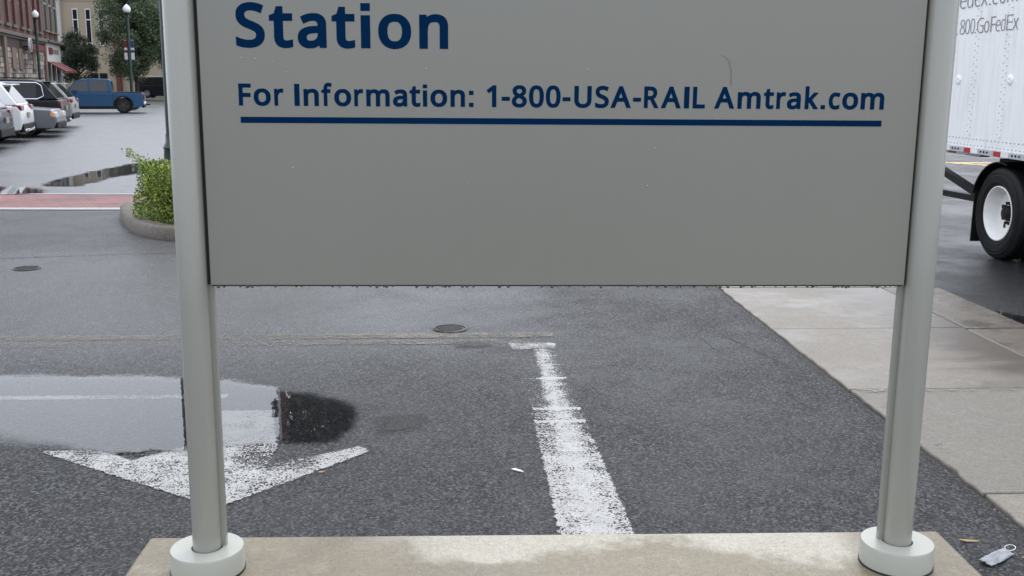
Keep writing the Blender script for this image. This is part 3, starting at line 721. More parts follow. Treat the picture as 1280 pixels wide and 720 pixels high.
# letter outlines in thousandths of an em
BOLD = {"-":[[7,158,251,158,252,160,252,272,249,273,7,272,6,270]],".":[[100,-37,110,-38,125,-36,134,-33,149,-26,158,-19,168,-8,173,-1,178,11,183,27,183,58,178,77,171,92,160,104,146,114,134,119,115,123,99,123,80,119,65,112,54,104,45,94,38,82,34,65,31,49,31,37,33,34,33,22,36,13,42,-1,48,-11,58,-21,70,-28,87,-35]],"0":[[220,-34,237,-34,242,-33,264,-32,287,-27,309,-20,330,-10,344,-1,361,11,381,33,395,52,405,69,417,95,424,114,433,150,437,173,438,176,440,192,442,211,443,214,444,245,445,247,445,323,444,328,443,357,442,359,441,371,438,392,431,428,424,452,414,480,402,504,388,528,374,545,352,567,335,579,318,588,294,598,278,602,244,607,211,607,209,606,190,605,161,598,147,593,123,582,109,572,92,558,74,538,63,521,48,495,41,478,32,450,23,409,19,378,18,376,16,354,15,352,14,309,13,304,13,269,14,266,15,226,16,221,18,202,19,200,22,171,32,130,40,107,48,85,60,61,75,40,87,24,104,8,128,-9,150,-20,166,-25,183,-30,199,-32],[209,80,194,84,190,87,183,92,172,102,160,121,151,147,146,164,142,190,139,209,138,233,137,238,137,335,138,340,139,366,140,369,142,383,147,411,153,435,163,457,174,473,183,481,190,486,199,491,206,493,218,494,221,495,235,495,249,493,264,488,278,479,283,473,293,459,300,445,305,433,311,409,316,380,318,366,319,364,322,316,321,240,320,235,320,219,316,192,310,157,302,133,290,109,278,94,268,87,256,82,249,80,240,79]],"1":[[190,-26,309,-26,311,-23,311,596,309,599,218,599,216,598,36,458,36,455,40,450,104,369,188,436,190,439,192,439,197,443,190,436,190,415,189,412]],"8":[[217,-34,242,-34,247,-33,271,-32,306,-25,340,-13,366,1,380,11,392,21,409,40,419,54,429,71,435,88,440,104,443,119,444,140,445,145,443,173,440,190,433,212,429,221,422,233,405,254,390,270,380,279,361,293,347,302,340,299,337,300,340,300,344,306,349,308,368,323,390,345,407,369,417,390,422,404,425,426,426,428,426,459,425,462,424,473,422,485,415,507,405,526,390,546,375,560,361,571,352,577,335,586,309,596,278,603,249,606,209,606,178,602,149,595,130,588,114,580,99,572,78,555,60,535,49,518,39,495,34,476,32,459,32,428,34,412,39,392,44,378,56,357,65,342,77,328,87,318,104,304,106,303,114,307,117,307,114,306,112,304,109,302,110,300,109,298,106,299,102,297,71,274,56,259,41,240,32,226,22,202,15,176,14,157,13,154,13,138,14,133,15,114,20,92,25,78,39,50,51,33,61,22,78,8,92,-1,109,-10,125,-17,149,-25,171,-30,194,-33],[204,76,183,80,171,84,159,92,149,102,141,114,136,126,134,138,134,154,137,169,141,180,148,192,156,202,171,215,187,227,214,240,218,242,246,230,273,217,287,208,300,197,309,188,318,173,321,166,323,157,324,140,322,128,318,119,312,107,302,95,287,85,280,82,266,78,252,75,230,74],[230,360,192,380,175,391,167,400,160,409,156,419,153,428,153,447,154,454,156,462,160,471,166,478,178,486,187,491,202,495,218,498,237,498,256,495,271,491,280,486,293,476,300,466,303,457,303,450,305,447,305,435,303,423,300,414,293,402,287,395,273,382,261,375]],":":[[100,-37,110,-38,125,-36,134,-33,149,-26,158,-19,168,-8,173,-1,178,11,183,27,183,58,178,77,171,92,160,104,146,114,134,119,115,123,99,123,80,119,65,112,54,104,45,94,38,82,34,65,31,49,31,37,33,34,33,22,36,13,42,-1,48,-11,58,-21,70,-28,87,-35],[88,308,99,306,122,307,134,310,144,314,156,322,168,334,176,346,180,358,183,377,183,394,180,413,176,427,168,439,158,450,144,459,132,464,122,466,106,467,92,466,75,461,65,456,51,445,43,434,36,418,33,408,31,392,31,380,33,377,34,363,38,349,45,337,56,324,70,314,80,310]],"A":[[-37,-26,88,-26,91,-26,157,146,160,152,348,152,350,151,419,-26,422,-26,548,-26,549,-23,537,8,327,548,308,598,305,601,208,601,205,598],[205,268,204,270,204,272,250,393,255,407,258,407,308,270,308,268,305,268]],"F":[[53,-26,174,-26,176,-25,176,215,178,216,408,217,409,220,409,331,407,333,178,333,176,334,176,481,178,483,423,484,424,486,424,596,423,598,54,599,52,598]],"I":[[7,-26,264,-26,264,62,204,76,199,78,198,79,198,493,204,496,264,510,265,512,265,596,264,599,9,599,6,598,6,512,9,509,47,501,66,496,74,493,74,79,66,76,28,68,9,63,6,62]],"L":[[53,-26,424,-26,425,-26,426,-23,426,89,424,90,177,91,176,93,176,596,176,598,174,599,54,599,53,598,51,596]],"R":[[53,-26,174,-26,176,-25,176,208,178,210,247,210,250,209,388,-26,390,-26,532,-26,532,-23,524,-12,374,234,369,242,364,243,385,254,407,269,425,286,439,303,451,322,460,343,467,367,470,391,470,429,467,453,462,474,453,498,445,512,429,534,412,551,390,566,366,578,347,584,319,592,288,596,262,598,257,599,54,599,52,598],[178,324,176,327,176,481,177,484,242,484,247,483,271,482,285,480,307,473,321,465,329,458,338,443,341,434,344,415,344,398,341,381,337,367,332,358,321,345,314,340,300,333,274,326,257,325,254,324]],"S":[[193,-34,210,-34,213,-33,241,-32,279,-25,310,-16,327,-8,348,4,363,13,379,28,400,52,404,59,414,78,419,90,425,114,428,138,428,169,428,178,426,180,426,190,423,202,416,223,409,238,401,250,391,263,375,279,360,291,329,310,279,334,239,349,206,363,179,377,168,386,158,396,152,404,148,419,147,440,148,447,152,459,160,470,168,477,179,483,196,488,210,491,253,491,287,486,313,479,334,472,372,456,379,453,382,453,421,561,418,565,384,579,365,586,341,593,310,600,298,601,296,602,279,604,277,605,256,606,201,606,177,602,158,598,141,593,122,586,101,574,87,565,72,553,57,538,45,521,36,504,28,483,24,464,23,442,22,440,22,428,23,423,24,407,26,388,31,371,41,347,53,328,64,314,84,294,108,277,125,268,153,254,234,222,260,209,272,202,282,196,295,183,302,169,304,154,304,135,300,121,292,109,284,101,268,92,253,87,234,82,220,81,179,81,163,82,132,87,79,101,60,108,18,127,14,126,15,1,75,-20,84,-22,134,-31]],"U":[[282,-34,301,-34,306,-33,334,-32,363,-27,396,-18,408,-13,427,-4,456,15,470,27,481,38,493,52,504,69,521,102,528,123,533,142,538,166,539,183,539,597,537,598,418,598,416,597,416,192,414,171,409,152,401,133,394,121,380,106,368,97,354,90,337,85,327,84,325,82,311,81,277,81,263,82,242,87,230,91,220,96,208,104,194,119,186,130,181,140,177,152,172,173,171,188,171,597,168,598,49,598,46,597,46,197,47,192,48,164,49,161,51,150,55,128,62,107,76,76,96,47,121,21,139,6,159,-5,175,-13,187,-18,208,-24,232,-30,249,-32]],"a":[[162,-34,182,-34,187,-33,206,-33,225,-30,244,-25,259,-20,273,-13,285,-6,304,9,307,0,312,-24,314,-26,409,-26,410,-24,410,309,409,326,405,352,398,373,388,392,381,404,373,413,359,427,342,438,323,448,302,455,280,460,252,463,199,462,197,461,171,458,147,452,111,441,78,426,51,412,84,330,92,314,178,348,199,352,214,354,237,354,256,350,271,344,281,333,285,323,288,314,290,292,290,285,209,281,206,280,187,279,161,274,140,269,116,262,90,250,73,240,64,233,44,215,34,202,27,190,20,173,15,159,13,147,12,128,10,123,10,112,12,107,12,92,15,76,22,54,28,42,36,28,50,12,61,1,78,-11,92,-18,111,-25,128,-30,140,-32],[178,75,159,80,147,87,141,95,137,104,136,126,139,138,142,145,146,152,154,160,173,170,202,177,235,181,282,182,285,184,288,183,289,180,288,154,283,130,276,114,263,100,256,94,244,87,228,80,202,75]],"c":[[229,-34,254,-34,256,-33,278,-33,311,-27,347,-16,377,0,377,112,376,114,299,87,283,82,259,79,221,80,209,83,197,87,185,94,175,102,166,114,158,128,149,154,146,171,143,195,143,233,146,262,151,283,158,302,168,319,178,329,190,338,206,345,233,350,244,350,266,347,280,345,290,343,352,324,354,328,391,426,390,428,359,443,337,451,311,457,283,462,249,463,247,464,226,463,209,462,206,461,185,458,166,452,147,446,118,431,102,419,90,410,70,388,61,376,49,357,37,330,30,309,24,285,20,259,19,228,18,226,18,200,19,197,20,166,21,164,22,150,29,119,36,97,48,71,60,52,75,33,90,18,111,1,128,-8,154,-20,180,-28,204,-32]],"f":[[62,-26,182,-26,184,-25,184,348,186,349,291,349,292,350,292,455,186,456,184,458,184,474,188,496,191,507,195,515,198,519,205,525,220,530,232,530,234,528,253,527,308,513,311,517,342,610,343,615,342,617,341,618,279,635,227,640,208,639,177,634,155,628,139,620,117,606,101,590,88,572,79,555,71,534,67,517,62,481,61,453,60,451,-14,427,-14,350,-11,349,60,349,61,348]],"i":[[43,-26,163,-26,165,-23,165,453,163,456,44,456,42,453],[90,477,96,475,118,476,130,480,144,488,153,496,163,510,169,524,171,534,171,550,170,560,166,577,161,586,156,593,149,601,142,606,127,613,118,616,96,616,87,615,80,613,65,606,56,599,48,588,44,581,39,567,36,550,36,541,37,538,39,524,46,508,52,498,63,488,75,481]],"k":[[43,-26,161,-26,164,-25,164,146,166,148,178,159,183,162,323,-26,472,-26,472,-23,464,-14,270,243,270,246,273,249,458,443,467,453,467,455,315,455,206,341,205,338,179,312,167,298,165,298,164,634,161,636,45,636,42,634]],"m":[[43,-26,164,-26,165,243,166,255,167,258,168,274,169,277,170,286,178,310,185,324,195,335,204,342,214,346,230,351,242,352,261,352,273,351,283,348,292,344,298,338,305,329,310,320,314,300,316,284,316,-25,319,-26,436,-26,437,-23,437,248,438,250,439,272,444,296,449,310,459,327,464,333,476,342,492,348,504,351,516,352,535,352,547,351,559,347,569,342,574,336,581,324,586,310,587,300,588,298,589,-26,709,-26,711,-23,711,286,710,315,708,317,707,331,705,343,701,360,696,374,684,398,669,417,664,422,650,434,635,443,623,449,602,456,585,460,566,463,523,464,504,461,480,456,450,444,433,435,419,425,402,410,391,422,376,435,369,439,352,448,330,456,311,460,292,463,242,463,209,456,190,449,176,442,154,427,151,429,148,453,145,456,43,455,42,453]],"n":[[43,-26,164,-26,165,241,166,253,167,255,168,270,171,284,175,298,180,310,189,327,195,332,204,340,221,347,238,351,252,352,283,352,295,349,307,344,314,340,322,331,326,324,332,308,335,284,335,-25,338,-26,455,-26,456,-23,456,300,455,317,450,346,440,374,433,388,424,403,410,420,400,428,388,436,375,443,352,453,333,458,321,460,307,462,304,463,259,464,223,458,190,447,171,437,154,425,151,429,148,453,145,456,45,456,42,455]],"o":[[231,-34,252,-34,254,-33,278,-32,314,-24,333,-18,354,-8,373,3,392,18,407,33,419,47,429,62,443,88,452,112,459,135,465,164,465,176,467,178,468,202,467,245,464,271,461,285,455,312,448,330,441,347,426,371,412,390,394,409,383,419,361,434,337,446,321,452,302,458,278,462,247,463,244,464,226,463,209,462,185,458,166,453,147,446,123,434,102,419,87,407,68,385,53,364,44,347,34,323,29,307,25,288,20,259,19,233,18,228,18,204,19,200,20,173,25,145,30,126,39,100,52,74,65,52,77,38,99,15,118,1,137,-10,154,-18,183,-27,206,-32],[223,78,211,80,199,84,190,89,180,97,167,112,158,128,149,157,144,188,144,245,145,247,146,262,149,273,156,297,165,316,172,326,179,333,190,341,194,343,214,350,228,351,230,352,254,352,256,351,266,351,278,348,290,343,302,336,317,321,328,302,336,280,338,271,343,235,343,197,342,192,340,173,333,142,326,123,317,109,299,92,280,82,264,78,242,77]],"r":[[43,-26,164,-26,165,243,167,260,173,279,178,291,185,303,196,317,214,332,230,341,238,344,250,347,269,348,285,346,314,342,316,340,330,338,331,338,333,341,342,410,343,412,344,427,348,453,347,455,316,459,314,460,297,463,254,464,238,461,211,454,190,443,166,427,154,416,153,417,151,434,150,453,147,456,45,456,42,455]],"t":[[191,-34,201,-34,206,-33,244,-30,297,-15,298,-12,297,90,294,90,237,78,218,76,199,77,187,82,177,92,172,104,171,114,171,123,170,126,170,347,173,349,294,350,295,352,295,454,292,456,170,456,170,552,169,554,85,555,82,550,53,457,44,452,-13,426,-14,423,-14,352,-13,350,-11,349,47,349,48,347,48,111,51,83,53,71,58,54,65,38,72,26,85,9,101,-6,113,-13,128,-21,147,-27,168,-32]]}
THIN = {".":[[102,1,110,0,120,2,130,7,134,10,139,16,144,30,145,53,142,65,140,70,134,76,129,80,122,83,113,85,101,85,91,83,82,77,76,72,74,68,71,60,71,51,69,49,69,39,71,27,76,15,80,11,87,6,94,2]],"0":[[220,4,237,4,242,5,261,6,282,11,302,18,316,25,332,37,344,48,359,66,367,78,379,102,388,126,395,152,400,178,403,200,403,211,404,214,408,266,407,326,406,330,404,357,403,359,402,376,401,378,398,400,390,433,383,454,376,471,364,495,354,509,345,521,332,533,321,543,309,550,290,559,263,567,244,569,230,570,211,569,192,567,166,560,149,553,130,540,121,532,108,518,99,507,90,492,79,471,72,452,63,416,58,390,57,376,56,373,53,340,52,309,51,304,51,271,52,266,53,228,54,223,56,204,57,202,61,173,72,128,79,109,89,88,101,68,111,55,130,36,142,27,163,16,178,11,199,6],[206,42,194,44,178,51,163,59,154,66,141,80,132,95,123,112,118,126,110,150,108,164,101,209,98,259,99,335,100,338,101,366,102,368,103,385,108,414,113,433,123,461,130,476,139,490,154,507,171,519,180,524,202,531,221,533,237,533,256,531,271,526,287,519,297,512,310,500,316,492,326,478,336,459,343,440,350,411,353,388,354,385,357,364,360,318,359,240,358,235,358,216,354,190,350,161,345,142,338,121,331,104,316,80,306,69,297,61,285,53,271,47,261,44,247,41,218,40]],"1":[[228,12,272,12,273,15,273,558,272,560,231,560,227,558,89,450,90,448,106,426,110,423,112,424,179,478,231,527,232,526,232,507,231,503,230,462,228,458,228,438]],"8":[[218,4,242,4,244,5,268,6,302,13,325,22,340,30,354,39,363,46,374,57,383,68,392,83,397,95,402,109,407,140,407,157,406,159,405,171,400,190,393,207,384,221,376,230,361,245,332,266,299,286,266,302,268,305,280,310,313,330,337,346,359,367,374,388,381,402,384,409,388,428,388,440,388,459,387,461,386,473,379,495,369,511,359,523,344,536,330,546,311,555,287,562,263,567,237,568,232,569,199,567,182,565,161,559,137,550,125,543,108,530,91,514,80,495,72,473,71,461,70,459,69,445,70,430,73,414,78,397,84,383,99,361,121,339,154,315,180,300,181,300,182,297,144,279,128,269,104,252,82,232,72,218,65,207,58,190,53,173,51,152,51,138,52,135,53,121,58,97,67,76,77,61,90,48,99,40,113,30,123,25,147,15,163,11,178,8,187,7,190,6],[204,37,202,38,192,39,178,42,163,46,147,54,137,60,123,74,111,90,101,111,96,138,96,154,101,180,106,195,115,211,130,230,144,243,173,262,194,274,216,283,254,269,287,253,313,236,328,224,333,218,348,200,355,185,359,171,362,157,362,138,357,114,353,102,348,92,334,73,316,58,304,51,294,47,268,39,244,36],[230,318,187,339,166,351,144,368,132,383,122,400,118,414,116,423,115,426,115,435,116,457,122,480,134,500,142,507,159,519,175,527,187,531,197,533,218,536,240,536,242,535,259,533,268,531,290,524,306,514,321,502,331,488,338,473,341,461,341,452,343,450,343,433,341,430,340,416,338,407,331,392,319,373,309,363,289,347]],"E":[[91,12,383,12,385,13,386,50,383,52,140,52,138,53,138,279,140,280,369,280,372,281,372,317,369,318,140,318,138,319,138,519,140,521,383,521,385,522,386,524,386,558,385,560,92,560,90,559]],"F":[[91,12,135,12,137,12,138,15,138,253,140,254,369,254,370,258,370,293,369,294,140,294,138,296,138,519,140,521,383,521,385,522,386,524,386,558,385,560,92,560,90,559]],"G":[[312,4,342,4,347,5,378,5,411,8,464,17,487,23,512,30,512,290,340,290,338,288,338,252,340,250,461,250,464,249,464,59,454,56,406,46,378,44,309,44,273,49,247,56,223,66,206,75,190,87,168,108,158,121,148,135,137,157,127,183,120,209,116,233,113,257,113,314,117,347,122,371,129,392,136,409,146,428,161,450,180,472,204,490,221,501,249,514,266,520,285,524,316,529,356,529,390,526,416,522,449,512,483,501,488,511,500,540,494,543,459,554,411,564,385,567,344,569,340,568,302,567,299,566,271,562,242,555,216,546,190,533,168,519,147,502,125,480,110,461,94,435,82,409,72,380,65,347,62,323,62,300,61,297,61,276,62,271,63,240,65,221,70,200,77,171,91,135,106,109,125,83,147,61,166,46,190,32,218,20,242,13,280,6]],"c":[[230,4,252,4,256,5,282,6,285,7,306,11,335,21,339,23,339,26,339,59,337,60,306,49,287,44,271,43,268,42,228,41,206,44,182,52,166,60,154,70,139,85,124,109,115,135,110,152,106,185,105,197,105,230,108,264,115,295,120,309,132,333,138,342,149,354,161,365,178,374,194,381,211,385,232,388,247,388,294,382,328,372,330,373,343,407,342,409,318,417,297,422,285,423,282,424,259,425,254,426,237,426,232,425,211,424,209,423,187,419,159,409,137,398,123,388,101,366,89,350,77,328,72,316,65,295,60,273,58,257,57,228,56,226,56,200,57,197,58,168,59,166,61,152,68,123,74,104,84,85,92,73,103,59,118,44,130,34,147,25,168,16,192,9,204,7,206,6]],"d":[[214,4,228,4,232,5,252,6,271,10,290,18,299,22,314,32,348,68,352,70,366,70,368,68,378,14,380,12,411,12,413,14,413,595,411,598,368,598,366,595,366,438,368,411,369,407,372,364,371,363,349,363,311,401,302,407,280,417,254,424,232,425,228,426,192,424,173,420,152,412,135,403,116,388,101,373,86,352,74,328,67,307,63,290,58,259,57,226,56,223,56,204,57,202,58,168,59,166,60,152,63,138,67,121,79,90,91,68,100,57,119,38,130,30,152,18,171,10,190,6],[214,39,199,42,185,46,166,56,156,63,146,73,136,85,130,95,122,111,115,130,108,164,107,180,106,183,105,197,106,242,107,245,108,257,110,276,120,309,129,330,142,350,149,358,164,371,175,379,194,386,218,391,254,390,256,389,268,388,285,384,294,380,311,372,321,364,331,354,338,345,345,333,350,321,357,300,364,266,367,233,366,171,364,152,359,128,352,107,348,97,340,85,330,72,323,66,309,56,294,49,271,42,247,39]],"e":[[239,4,266,4,268,5,299,6,302,7,311,8,337,13,373,25,379,28,380,61,378,63,375,62,349,53,321,46,297,43,294,42,275,40,240,40,225,42,204,46,180,56,161,68,144,83,132,100,120,121,113,142,108,164,106,183,105,211,106,213,397,213,399,214,400,216,400,252,399,254,397,280,396,283,395,295,386,326,374,352,364,366,355,378,344,388,325,402,308,411,294,417,266,424,244,425,242,426,228,426,194,422,168,415,156,409,140,400,126,390,108,373,100,364,89,347,78,326,70,307,65,290,61,271,59,257,58,254,57,228,56,223,56,202,57,197,58,171,59,168,60,157,63,145,70,121,74,109,84,90,94,76,104,63,118,48,130,39,144,30,164,20,185,13,202,8,216,6],[106,245,105,247,106,254,107,257,108,268,113,295,123,323,134,342,143,354,154,365,166,374,185,384,202,389,214,391,223,392,254,391,275,386,292,379,311,365,321,354,326,347,338,326,345,304,347,290,350,268,350,247,347,245]],"f":[[100,12,143,12,145,12,146,15,146,386,148,387,253,387,254,388,254,417,253,418,148,418,146,419,147,484,150,503,154,517,162,534,171,546,179,553,198,563,217,568,234,568,236,566,267,563,279,559,284,559,294,588,293,591,277,596,265,597,262,598,241,600,229,602,208,601,191,598,167,592,146,580,133,569,124,558,114,541,107,522,102,500,101,484,100,481,99,424,98,423,29,401,24,398,24,388,27,387,98,387,99,386]],"m":[[81,12,126,12,127,241,127,255,129,258,130,274,137,308,142,322,148,336,161,354,178,370,195,380,214,386,228,389,242,390,273,390,295,384,314,375,326,365,338,348,345,334,350,315,352,303,354,284,354,15,354,13,357,12,397,12,399,15,399,238,400,243,401,269,403,286,406,300,413,322,422,341,429,350,443,365,457,374,473,382,490,387,507,390,538,390,547,390,561,387,578,380,588,375,594,369,607,355,612,348,619,331,624,315,627,291,627,15,628,12,671,12,673,15,672,305,669,329,665,348,657,367,651,379,644,388,630,401,616,410,599,417,590,420,566,425,542,426,516,425,488,418,473,413,459,406,445,397,430,384,418,369,409,354,392,354,389,355,383,369,379,376,368,390,354,403,342,410,323,418,309,422,285,425,261,426,245,425,233,423,221,420,204,413,190,406,173,394,163,384,147,361,145,359,128,359,126,360,125,362,115,417,114,418,80,418]],"o":[[231,4,249,4,254,5,275,6,306,13,325,20,340,27,352,35,371,50,386,66,397,83,407,102,414,118,421,140,426,161,427,176,428,178,430,200,430,233,428,252,422,290,416,307,410,323,400,342,388,359,377,373,364,386,347,398,330,408,306,417,290,422,271,424,254,425,252,426,237,426,232,425,209,424,206,423,187,419,171,414,154,408,137,398,121,386,106,372,89,350,72,316,65,295,60,273,58,252,57,230,56,228,56,204,57,202,58,176,65,140,70,126,78,107,89,85,99,71,118,49,132,37,152,25,168,18,187,11,209,6],[223,39,209,42,192,46,185,49,168,58,158,66,143,80,130,100,117,128,110,157,106,188,105,200,106,245,107,247,108,259,110,276,113,288,120,309,124,321,134,338,146,354,152,360,171,374,192,383,211,388,230,390,254,390,273,388,292,383,314,374,321,369,338,354,348,342,354,333,362,318,367,307,376,276,379,254,380,240,381,238,381,195,376,157,367,123,364,116,355,97,350,90,338,76,328,66,314,56,292,46,278,42,264,39]],"x":[[39,12,86,12,88,13,212,192,214,191,222,179,336,13,338,12,386,12,365,43,239,219,242,224,378,417,376,418,331,418,328,417,217,253,214,249,212,248,96,417,93,418,47,418,46,417,177,231,184,219]]}

sq = lambda x0, x1, y0, y1: [x0, y0, x1, y0, x1, y1, x0, y1]
CAP = float(max(BOLD['F'][0][1::2]) - min(BOLD['F'][0][1::2]))
DROP = min(BOLD['F'][0][1::2])
def fix(D, w, c, xh):
    D['I'] = [sq(0, w, 0, c)]
    D['.'] = [sq(0, w, 0, w)]
    D[':'] = [sq(0, w, 0, w), sq(0, w, xh - w, xh)]
    D['i'] = [sq(0, w, 0, xh), sq(0, w, c - w * 0.82, c + w * 0.08)]
fix(BOLD, 0.195 * CAP, CAP, 0.745 * CAP); fix(THIN, 42, 548, 410)
def lettering(name, D, glyphs, base, cap, depth, mat, parent, place):
    """flat raised letters: glyphs = (char, left, right); place maps (u, v, d) to local coordinates"""
    cu = bpy.data.curves.new(name, 'CURVE'); cu.dimensions = '2D'; cu.fill_mode = 'BOTH'
    cu.extrude = depth / 2
    fv = D['F'][0][1::2]; drop = min(fv); k = cap / (max(fv) - drop)
    for ch, a, b in glyphs:
        xs = [v for c in D[ch] for v in c[0::2]]
        x0, x1 = min(xs), max(xs)
        for c in D[ch]:
            sp = cu.splines.new('POLY'); n = len(c) // 2
            sp.points.add(n - 1); sp.use_cyclic_u = True
            for i in range(n):
                sp.points[i].co = (a + (c[2 * i] - x0) / (x1 - x0) * (b - a), base + (c[2 * i + 1] - (0 if ch in 'I.:i' else drop)) * k, 0, 1)
    tmp = bpy.data.objects.new(name + '_tmp', cu); COL.objects.link(tmp)
    dg = bpy.context.evaluated_depsgraph_get()
    me = bpy.data.meshes.new_from_object(tmp.evaluated_get(dg))
    bpy.data.objects.remove(tmp); bpy.data.curves.remove(cu)
    for v in me.vertices: v.co = place(v.co.x, v.co.y, v.co.z)
    me.name = name; me.materials.clear(); me.materials.append(MATS[mat])
    o = bpy.data.objects.new(name, me); COL.objects.link(o); o.parent = parent
    return o
on_panel = lambda u, v, d: Vector((u, -0.0125 - d, v))
L1 = [('S', -1.0484, -0.9572), ('t', -0.9423, -0.8683), ('a', -0.8534, -0.7624), ('t', -0.7449, -0.6719), ('i', -0.6531, -0.6234), ('o', -0.598, -0.4934), ('n', -0.4677, -0.3756)]
L2 = [('F', -1.0477, -1.0083), ('o', -1.0001, -0.9458), ('r', -0.9345, -0.9049), ('I', -0.8702, -0.8536), ('n', -0.8408, -0.7924), ('f', -0.7837, -0.7496), ('o', -0.7427, -0.6886), ('r', -0.6786, -0.6498), ('m', -0.6401, -0.565), ('a', -0.5545, -0.5086), ('t', -0.5011, -0.4663), ('i', -0.4578, -0.4442), ('o', -0.4336, -0.3796), ('n', -0.369, -0.3222), (':', -0.3093, -0.2948), ('1', -0.2526, -0.2207), ('-', -0.2033, -0.1771), ('8', -0.1704, -0.1218), ('0', -0.1148, -0.0665), ('0', -0.0602, -0.0123), ('-', -0.0058, 0.0202), ('U', 0.0325, 0.0888), ('S', 0.1006, 0.1452), ('A', 0.1507, 0.218), ('-', 0.2242, 0.2504), ('R', 0.2604, 0.3089), ('A', 0.3159, 0.3816), ('I', 0.3916, 0.4086), ('L', 0.4202, 0.4604), ('A', 0.491, 0.5574), ('m', 0.5679, 0.6437), ('t', 0.6537, 0.6867), ('r', 0.696, 0.7264), ('a', 0.7309, 0.7762), ('k', 0.7902, 0.8353), ('.', 0.8435, 0.8576), ('c', 0.8695, 0.9067), ('o', 0.9142, 0.9665), ('m', 0.9758, 1.0531)]
lettering('heading_lettering', BOLD, L1, 1.796, 0.1375, 0.001, 'sign_blue', pan, on_panel)
for a, b in ((0, 3), (3, 15), (15, 29), (29, 39)):      # one part for each word
    lettering('information_lettering', BOLD, L2[a:b], 1.6135, 0.0695, 0.001, 'sign_blue', pan, on_panel)
MB().box(-1.0443, 1.0495, -0.0132, -0.0118, 1.5585, 1.5778).build('underline', 'sign_blue', pan)

# ------------------------------------------------------------------ box trailer on the road
TX, TZ0, TZ1, TY0, TY1 = 5.85, 1.09, 3.85, 4.2, 12.9
tr = thing('box_trailer', (TX, 0, -0.08), 0, 'white riveted box trailer with grey lettering parked on the road past the pavement', 'trailer')
DZ = 0.08      # the road lies 8 cm below the lane
MB().box(0.012, 2.55, TY0 + 0.01, TY1 - 0.01, TZ0 + DZ + 0.01, TZ1 + DZ).build('box_body', 'white_paint', tr)
seams = [10.94 + 0.657 * k for k in range(-10, 3)]
edges = [TY0] + [s for s in seams if TY0 < s < TY1] + [TY1]
riv = MB()
def rivet(y, z, r=0.012): riv.lathe([(r, 0.0), (r * 0.7, -0.004), (r * 0.15, -0.006)], 6, 'X', (-0.003, y, z))
for a, b in zip(edges, edges[1:]):
    MB().box(0.0, 0.02, a + 0.003, b - 0.003, TZ0 + DZ, TZ1 + DZ).build('side_panel', 'white_paint', tr, bevel=0.002)
for s in seams:
    MB().box(-0.003, 0.0, s - 0.045, s + 0.045, TZ0 + DZ + 0.13, TZ1 + DZ - 0.05).build('seam_strip', 'white_paint', tr)
    z = TZ0 + DZ + 0.15
    while z < 2.9:
        rivet(s - 0.032, z); rivet(s + 0.032, z + 0.03); z += 0.075
y = TY0 + 3
while y < TY1:
    rivet(y, TZ0 + DZ + 0.03); rivet(y + 0.04, TZ0 + DZ + 0.10); y += 0.08
tag(riv.build('rivet', 'rail_alu', tr, smooth=60), kind='stuff')
for y in (11.95, 10.81, 9.65, 8.5):
    MB().lathe([(0.055, 0.0), (0.055, -0.006), (0.045, -0.014), (0.02, -0.016), (0.016, -0.01), (0.001, -0.01)], 24, 'X', (0, y, 1.84 + DZ)).build('lashing_plate', 'white_paint', tr, smooth=40)
rail = MB().box(-0.02, 0.06, TY0, TY1, TZ0 + DZ - 0.065, TZ0 + DZ - 0.001).build('bottom_rail', 'rail_alu', tr, bevel=0.003)
for k in range(-7, 3):
    yc = 10.90 + 0.66 * k
    MB().box(-0.0225, -0.0205, yc - 0.075, yc + 0.075, TZ0 + DZ - 0.060, TZ0 + DZ - 0.005).build('red_reflector', 'red_tape', rail)
    MB().box(-0.0225, -0.0205, yc - 0.235, yc - 0.08, TZ0 + DZ - 0.060, TZ0 + DZ - 0.005).build('white_reflector', 'white_tape', rail)
    for q in (-0.31, -0.38, -0.45):
        MB().lathe([(0.012, 0.0), (0.010, -0.008), (0.002, -0.01)], 8, 'X', (-0.02, yc + q, TZ0 + DZ - 0.03)).build('rail_bolt', 'trim_black', rail)
bump = MB().box(0.08, 0.20, 11.45, 12.6, 0.985 + DZ, 1.035 + DZ).build('marker_bar', 'rail_alu', tr, bevel=0.008)
MB().box(0.077, 0.079, 12.02, 12.2, 0.99 + DZ, 1.03 + DZ).build('red_reflector', 'red_tape', bump)
MB().box(0.077, 0.079, 11.78, 12.0, 0.99 + DZ, 1.03 + DZ).build('white_reflector', 'white_tape', bump)
cm = MB()
for k in range(22):
    y = TY0 + 0.2 + k * 0.39
    cm.box(0.1, 2.45, y, y + 0.06, TZ0 + DZ - 0.06, TZ0 + DZ + 0.008)
cm.build('cross_member', 'black_steel', tr)
on_side = lambda u, v, d: Vector((-0.0062 - d * 0.3, -u, v))
PH = [('1', -12.30, -12.16), ('.', -12.096, -12.067), ('8', -12.024, -11.908), ('0', -11.898, -11.794), ('0', -11.775, -11.682), ('.', -11.664, -11.64), ('G', -11.622, -11.483), ('o', -11.465, -11.36), ('F', -11.325, -11.222), ('e', -11.216, -11.12), ('d', -11.103, -11.021), ('E', -10.991, -10.874), ('x', -10.866, -10.759)]
AD = [('f', -12.20, -12.10), ('e', -12.076, -11.931), ('d', -11.902, -11.771), ('e', -11.734, -11.596), ('x', -11.587, -11.445), ('.', -11.404, -11.374), ('c', -11.34, -11.228), ('o', -11.186, -11.061), ('m', -11.028, -10.826)]
lettering('phone_lettering', THIN, PH, 2.354 + DZ, 0.161, 0.001, 'letter_grey', tr, on_side)
lettering('address_lettering', THIN, AD, 2.643 + DZ, 0.20, 0.001, 'letter_grey', tr, on_side)

